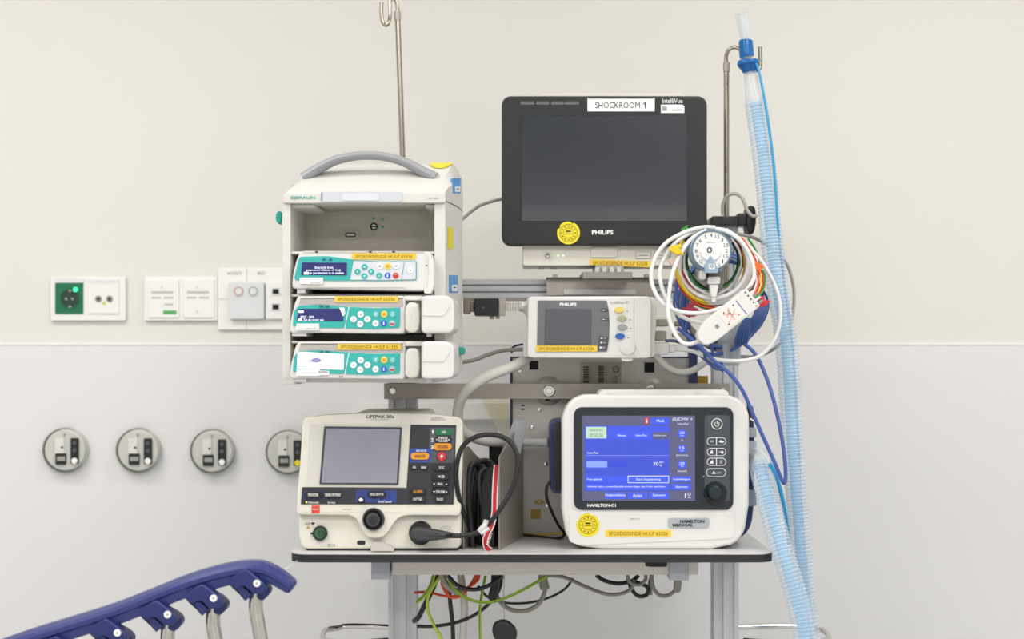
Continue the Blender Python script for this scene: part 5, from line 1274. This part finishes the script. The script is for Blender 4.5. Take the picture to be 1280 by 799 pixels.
# cloudy plastic canister hanging behind
can = thing('suction_canister', 'cloudy plastic sleeve hanging below the bundle in front of the right post', 'canister', W(A7, 400, 700, 2.33))
cc = W(A7, 400, 700, 2.33); CLOUD = clear_mat('cloudy_plastic', 'C4C8CC', 'D4D8DC', .5, .3)
v, f = tube_geo([Vector((0, 0, .052)), Vector((0, 0, .045)), Vector((0, 0, -.03)), Vector((0, 0, -.036))], [.016, .0205, .0205, .017], 24); obj('sleeve_body', v, f, CLOUD, can)
v, f = tube_geo([Vector((-.006, -.018, .0)), Vector((-.006, -.018, -.035))], .007, 16); obj('inner_tube', v, f, CLOUD, can)

# ================================================================== BREATHING HOSE (coaxial)
def hose_pts(L): return [W(FULL, *p) for p in L]
hp_ = [(944.5, 128, 2.383), (950, 165, 2.37), (956, 210, 2.36), (961, 260, 2.35), (965.5, 310, 2.34), (972, 360, 2.33), (980, 410, 2.33), (985, 460, 2.33), (988, 510, 2.33), (991, 560, 2.33), (995, 610, 2.33), (999, 660, 2.33), (1003, 710, 2.33), (1008, 760, 2.33), (1014, 820, 2.33), (1018, 900, 2.33), (1018, 980, 2.31), (1014, 1030, 2.27), (1010, 1040, 2.23), (1008, 1000, 2.20), (1008, 920, 2.19), (1008, 850, 2.19), (1006, 799, 2.20), (997, 752, 2.21), (983, 705, 2.22), (972, 668, 2.235), (962, 632, 2.25), (955, 602, 2.265), (949, 578, 2.29)]
HO = W(FULL, 944.5, 128, 2.383)
hose = thing('breathing_hose', 'long corrugated breathing hose, clear outside and blue inside, from hook to ventilator', 'hose', HO)
def corr(path_pts, r0, amp, pitch, m, name, parent, sides=18):
    P = cr([Vector(p) for p in path_pts], 24)
    # resample by arc length
    L = [0]
    for i in range(1, len(P)): L.append(L[-1]+(P[i]-P[i-1]).length)
    step = pitch/5; n = int(L[-1]/step); out = []; j = 0; rr = []
    for i in range(n+1):
        s_ = i*step
        while j < len(L)-2 and L[j+1] < s_: j += 1
        t = (s_-L[j])/max(1e-9, L[j+1]-L[j]); out.append(P[j].lerp(P[j+1], t)-HO)
        ph = 2*PI*(i % 5)/5
        rr.append(r0+amp*math.cos(ph))
    v, f = tube_geo(out, rr, sides); f = f[:-2]
    return obj(name, v, f, m, parent, smooth=80)
HP = hose_pts(hp_)
corr(HP, .0178, .0013, .0062, HOSEC, 'outer_tube', hose)
corr(HP, .0092, .0010, .0042, HOSEB, 'inner_tube', hose, sides=12)
# elbow at ventilator
E = cr([W(FULL, 940, 560, 2.32), W(FULL, 945, 566, 2.31), W(FULL, 949, 578, 2.29), W(FULL, 950.5, 584, 2.285)], 6); v, f = tube_geo([p-HO for p in E], .0150, 20); obj('elbow', v, f, CLEAR, hose)
# patient connector on top
wy = thing('hose_connector', 'blue patient connector with a clear tube stub, hung on the pole hook', 'connector', W(A8, 258, 305, 2.385))
wo = W(A8, 258, 305, 2.385)
def lath(name, prof, m, sides=28):
    P = []; rr = []
    for x, y, r in prof: P.append(W(A8, x, y, 2.385)-wo); rr.append(r/3.33*2.385/F)
    v, f = tube_geo(P, rr, sides); return obj(name, v, f, m, wy, smooth=50)
lath('clear_cuff', [(284, 436, 44), (278, 400, 40), (270, 360, 34), (262, 320, 30), (258, 300, 26)], CLEAR)
lath('lower_cone', [(260, 306, 20), (258, 296, 30), (254, 280, 36), (251, 268, 43)], CONB)
lath('flange', [(251, 270, 44), (250, 262, 46), (249, 252, 42), (249, 248, 28)], CONB)
lath('neck', [(247, 250, 22), (246, 236, 24)], CLEAR)
lath('blue_cap', [(246, 238, 30), (244, 228, 31), (240, 172, 29), (240, 168, 26)], CONB)
lath('inner_stub', [(240, 180, 16), (232, 110, 17), (226, 60, 16)], CLEAR)
lath('clear_stub', [(238, 165, 20), (230, 100, 25), (222, 56, 26)], CLEAR)
for a_ in range(5):
    an = a_/5*PI*2; p0 = W(A8, 250, 262, 2.385)-wo+Vector((.0155*math.cos(an), .0155*math.sin(an), 0)); p1 = W(A8, 258, 300, 2.385)-wo+Vector((.011*math.cos(an), .011*math.sin(an), 0))
    v, f = tube_geo([p0, p1], .0022, 6); obj('rib', v, f, CONB, wy)
cable('sampling_line', 'thin bright blue sampling line running down beside the breathing hose', 'tube', FULL,
      [(944, 78, 2.375), (948.5, 88, 2.37), (954, 115, 2.36), (960, 150, 2.35), (966, 195, 2.34), (969.5, 235, 2.335), (973, 290, 2.33), (980, 350, 2.345), (990, 430, 2.358), (996, 520, 2.36), (1001, 620, 2.36), (1008, 720, 2.36), (1014, 800, 2.36)], 1.7, CCYAN, sides=10)
cable('blue_sampling_line', 'bright blue tube ending between the two hose runs below the ventilator port', 'tube', B6, [(345, 490, 2.26), (365, 530, 2.26), (385, 590, 2.265), (400, 660, 2.27), (412, 745, 2.28), (420, 800, 2.29)], 2.6, CCYAN, sides=10)
cable('clear_sampling_line', 'thin clear tube arching out of the upper ventilator port', 'tube', B6, [(262, 436, 2.31), (290, 436, 2.29), (320, 452, 2.27), (340, 480, 2.26), (350, 500, 2.26), (370, 580, 2.26), (395, 680, 2.27), (410, 740, 2.28)], 1.5, CLEAR, sides=10)
cable('clear_sampling_line', 'thin clear tube just below the first, from the same ventilator port', 'tube', B6, [(262, 452, 2.31), (290, 454, 2.29), (318, 474, 2.275), (338, 510, 2.265), (352, 560, 2.265), (362, 600, 2.27), (378, 650, 2.28)], 1.2, CLEAR, sides=10)

# ================================================================== CABLES UNDER THE TABLE
bagm = clear_mat('yellowed_film', 'F2EEE0', 'FCFAF2', .12, .35)
sheet('hanging_bag', 'yellowish clear plastic bag hanging on the wall beside the steel case', 'bag', [W(FULL, x, y, WY-.04) for x, y in ((600, 497), (645, 497), (648, 560), (632, 552), (616, 528))], bagm)
def uc(name, label, pts, r, m, C=B4, group=None, stripe=None, sides=10): return cable(name, label, 'cable', C, pts, r, m, group=group, stripe=stripe, sides=sides)
uc('earth_cable', 'green and yellow earth cable hanging in the widest arc under the tabletop', [(640, 150, 2.36), (650, 190, 2.36), (690, 235, 2.36), (750, 262, 2.36), (820, 264, 2.36), (890, 240, 2.36), (960, 205, 2.36), (1040, 160, 2.36)], 1.9, CGY, group='earth cables', stripe=CGRN)
uc('earth_cable', 'green and yellow earth cable hanging lowest beside the left post', [(615, 155, 2.38), (590, 190, 2.38), (562, 240, 2.38), (560, 300, 2.38), (585, 360, 2.38), (610, 405, 2.38), (625, 460, 2.38)], 1.9, CGY, group='earth cables', stripe=CGRN)
uc('earth_cable', 'green and yellow earth cable dropping straight between the pale tube and grey cable', [(790, 160, 2.41), (778, 220, 2.41), (768, 290, 2.41), (768, 360, 2.41), (772, 460, 2.41)], 1.9, CGY, group='earth cables', stripe=CGRN)
uc('earth_cable', 'thick green cable slanting down to the left post', [(585, 150, 2.40), (570, 200, 2.40), (545, 240, 2.405), (515, 265, 2.41)], 2.6, CGY, group='earth cables', stripe=CGRN)
uc('black_cable', 'black cable crossing low from the left post to the grey cord', [(515, 362, 2.44), (580, 362, 2.44), (660, 350, 2.43), (730, 325, 2.42), (790, 285, 2.41), (830, 240, 2.40), (850, 200, 2.40), (855, 150, 2.40)], 2.2, CBLK)
uc('black_cable', 'black cable curving in an arc right below the front rail', [(640, 160, 2.35), (680, 200, 2.35), (740, 215, 2.35), (800, 200, 2.35), (860, 160, 2.35)], 2.6, CBLK)
uc('black_cable', 'black cable hanging straight down right of the left post', [(645, 210, 2.43), (650, 280, 2.43), (658, 350, 2.43), (662, 460, 2.43)], 2.8, CBLK)
uc('black_cable', 'black plug lead bent beside the left post', [(600, 150, 2.42), (580, 210, 2.42), (545, 280, 2.42), (522, 325, 2.425), (505, 340, 2.44)], 3.4, CBLK)
uc('black_cable', 'thin black cable sagging from mid table to a small clip', [(760, 200, 2.42), (800, 245, 2.42), (870, 268, 2.42), (960, 268, 2.42), (1050, 245, 2.42), (1110, 210, 2.42), (1140, 170, 2.42)], 1.6, CBLK)
uc('orange_cable', 'orange cable running sideways from the left post', [(505, 228, 2.42), (560, 225, 2.42), (620, 240, 2.41), (680, 240, 2.41), (720, 210, 2.41), (760, 150, 2.41)], 1.7, COR)
for i in range(3):
    uc('orange_coil', ['orange cord loop, left of three under the rail', 'orange cord loop, middle of three under the rail', 'orange cord loop, right of three under the rail'][i], [(615+i*8, 150, 2.40), (618+i*6, 200, 2.40), (650, 245, 2.40), (700, 235-i*8, 2.405), (740+i*8, 180, 2.41), (755+i*6, 145, 2.41)], 1.8, COR, group='orange cord loops')
uc('moulded_cable', 'grey cord with moulded plug hanging below the front rail', [(1030, 190, 2.40), (1025, 230, 2.40), (1000, 275, 2.40), (950, 300, 2.40), (890, 295, 2.40), (850, 265, 2.40), (830, 220, 2.405), (835, 150, 2.41)], 2.8, CBEI)
uc('cord_plug', 'grey moulded plug at the end of the hanging grey cord', [(1020, 150, 2.40), (1020, 175, 2.40), (1024, 195, 2.40), (1028, 212, 2.40)], 6.0, CBEI, sides=8)
uc('grey_cable', 'grey cable bundle curving just right of the left post under the rail', [(615, 150, 2.37), (630, 190, 2.37), (665, 220, 2.37), (700, 222, 2.375)], 4.2, CGRY)
uc('pale_tube', 'thick pale tube hanging straight down under the tabletop', [(690, 150, 2.43), (700, 220, 2.43), (706, 300, 2.43), (702, 360, 2.43), (696, 460, 2.43)], 4.6, CLG, sides=14)
uc('black_fork', 'black forked cable splitter hanging under the rail', [(830, 150, 2.38), (828, 200, 2.38), (815, 250, 2.39)], 5.5, BLKR, sides=8)
C5 = B5
uc('grey_cable', 'long grey cable drooping from mid table to the right coil', [(-60, 175, 2.40), (20, 185, 2.40), (110, 225, 2.40), (200, 258, 2.40), (270, 258, 2.40), (315, 235, 2.40), (330, 195, 2.40)], 2.3, CBEI, C=C5)
uc('grey_cable', 'grey cable hanging in a U near the right end cap', [(405, 175, 2.38), (415, 230, 2.38), (440, 262, 2.38), (480, 265, 2.38), (515, 240, 2.38), (530, 215, 2.38)], 2.5, CBEI, C=C5)
uc('cord_plug', 'grey plug under the right end cap of the rail', [(525, 190, 2.34), (523, 215, 2.35), (520, 240, 2.36)], 5.0, CBEI, C=C5, sides=8)
uc('black_cable', 'black cable arc at the top of the right coil', [(160, 175, 2.42), (200, 200, 2.42), (260, 212, 2.42), (320, 200, 2.42), (350, 175, 2.42)], 2.6, CBLK, C=C5)
uc('black_cable', 'black cable making a small drop loop at the right coil', [(300, 190, 2.41), (320, 240, 2.41), (350, 268, 2.41), (385, 262, 2.41), (390, 230, 2.41), (350, 210, 2.41), (300, 205, 2.41)], 2.6, CBLK, C=C5)
uc('grey_cable', 'grey cable loop standing out at the right coil', [(300, 175, 2.39), (310, 205, 2.39), (350, 218, 2.39), (380, 195, 2.39), (380, 170, 2.39)], 2.3, CBEI, C=C5)
uc('grey_cable', 'grey cable dropping beside the right coil loop', [(410, 170, 2.42), (400, 210, 2.42), (402, 262, 2.42)], 2.6, CBEI, C=C5)
# black weight on a cord
wg = thing('hanging_weight', 'black rounded weight hanging on a thin cord under the tabletop', 'weight', W(B4, 865, 380, 2.33))
wo2 = W(B4, 865, 380, 2.33); k_ = 2.33/F/3.2
P_ = rounded([(-50*k_, -8*k_), (-45*k_, 30*k_), (-18*k_, 46*k_), (15*k_, 44*k_), (52*k_, 8*k_), (50*k_, -35*k_), (20*k_, -60*k_), (-30*k_, -45*k_)], 18*k_, 5); v, f = prism_geo(P_, -.009, .009, .006, 4); obj('weight_body', v, f, BLKR, wg)
v, f = tube_geo([Vector((0, 0, 44*k_)), Vector((-2*k_, 0, 130*k_)), Vector((0, 0, 225*k_))], .0008, 6); obj('cord', v, f, GREY, wg)

# ================================================================== BED SIDE RAIL
BR = thing('bed_side_rail', 'blue bed side rail sloping up from the lower left corner, with chrome rods', 'bed rail', W(B3, 400, 377, 2.0))
bo = W(B3, 400, 377, 2.0)
def brp(name, pts, y0, y1, m, parent=None, bev=0, rc=0, seg=3):
    P = [W(B3, x, y, 2.0)-bo for x, y in pts]; P = rounded([(p.x, p.z) for p in P], rc/B3[2]*2.0/F, 5); v, f = prism_geo(P, y0, y1, bev, seg); return obj(name, v, f, m, parent or BR)
def brv(x, y, Y): return W(B3, x, y, Y)-bo
# main rail: a sweep of a moulded section, top chamfered, lower half set back
cl = [(-30, 826), (30, 804), (70, 791), (112, 778), (152, 765), (200, 746), (233, 733), (258, 725), (280, 719), (306, 714), (325, 713), (340, 718), (352, 725), (362, 732)]
hh = [13.5, 13.4, 13.2, 13, 13, 13, 13.2, 13.4, 13.2, 12.4, 11.2, 10, 9.2, 8.2]
path = cr([W(FULL, x, y, 2.0)-bo for x, y in cl], 5); hv = cr([Vector((h, 0, 0)) for h in hh], 5); k1 = 2.0/F
sec = [(-.1, 1.0), (-.75, .72), (-1, .42), (-1, .0), (-.86, -.16), (-.78, -.9), (-.6, -1), (.8, -1), (1, -.8), (1, .8), (.8, 1)]
vs, fs = [], []
for i, p in enumerate(path):
    a = path[max(0, i-1)]; b = path[min(len(path)-1, i+1)]; T = (b-a).normalized(); Nn = Vector((-T.z, 0, T.x)); h = hv[i].x*k1
    for s_, q in sec: vs.append(p+Nn*(q*h)+Vector((0, s_*.020, 0)))
K = len(sec)
# rounded tip
p = path[-1]; T = (path[-1]-path[-2]).normalized(); Nn = Vector((-T.z, 0, T.x)); h = hv[-1].x*k1
for e_, sc_ in ((.35, .93), (.6, .75), (.72, .5)):
    for s_, q in sec: vs.append(p+T*(h*e_)+Nn*(q*h*sc_)+Vector((0, s_*.020*sc_, 0)))
M_ = len(path)+3
for i in range(M_-1):
    for j in range(K): fs.append((i*K+j, i*K+(j+1) % K, (i+1)*K+(j+1) % K, (i+1)*K+j))
fs.append(tuple(range(K))); fs.append(tuple((M_-1)*K+j for j in range(K-1, -1, -1)))
obj('top_rail', vs, fs, BEDB, BR, smooth=12)
def jp(name, cx, cy, pts, y0, y1, m, parent=None, bev=0, rc=0):
    P = [W(FULL, cx+(x-945)/7.53, cy+(y-230)/7.53, 2.0)-bo for x, y in pts]
    P = rounded([(q.x, q.z) for q in P], rc/7.53*k1, 5); v, f = prism_geo(P, y0, y1, bev, 3); return obj(name, v, f, m, parent or BR)
BEDJ = mat('bed_joint_blue', '212B68', .35)
for i, (cx, cy) in enumerate(((325.5, 725.5), (272, 743.9), (215.3, 764), (153.5, 786.6), (91, 808))):
    j = jp('joint', cx, cy, [(670, 225), (735, 150), (840, 96), (1010, 225), (1036, 275), (1020, 322), (965, 338), (895, 326), (835, 262), (790, 262), (755, 296), (690, 255)], -.027, -.006, BEDJ, bev=.0025, rc=26)
    jp('joint_back', cx, cy, [(700, 200), (820, 150), (1000, 250), (1044, 300), (1042, 350), (978, 418), (900, 390), (850, 300)], -.010, .016, BEDJ, j, bev=.003, rc=22)
    jp('joint_block', cx, cy, [(680, 250), (790, 250), (895, 345), (828, 405), (760, 325)], -.022, .012, mat('bed_joint_dark', '28326E', .4), j, bev=.002, rc=12)
    c = W(FULL, cx, cy, 2.0)-bo; n_ = 20
    for nm, r_, d0_, d1_, m_ in (('screw_cap', 34, -.0285, -.027, WPR), ('screw_recess', 10, -.0288, -.0285, GREY)):
        P_ = [(c.x+r_/7.53*k1*math.cos(2*PI*q/n_), c.z+r_/7.53*k1*math.sin(2*PI*q/n_)) for q in range(n_)]; v, f = prism_geo(P_, d0_, d1_, .0003 if nm == 'screw_cap' else 0); obj(nm, v, f, m_, j)
    rp = [W(FULL, cx-5+a, cy+b, 2.0)-bo for a, b in ((2, 8), (0, 18), (-1, 36), (2, 54), (6, 78), (12, 120), (14, 330))]
    v, f = tube_geo(cr(rp, 6), 9*k1, 24); obj('chrome_rod', v, f, CHROME, BR, smooth=60)
p0, p1 = W(FULL, 60, 1140, 2.0)-bo, W(FULL, 380, 1040, 2.0)-bo
v, f = tube_geo([p0, p1], .014, 16); obj('lower_rail', v, f, CHROME, BR)
cable('plastic_tie', 'small clear plastic strip between the bed rail and the tabletop corner', 'strip', B3, [(1110, 90, 2.1), (1140, 70, 2.12), (1168, 50, 2.15), (1180, 40, 2.2)], 1.2, CLEAR)
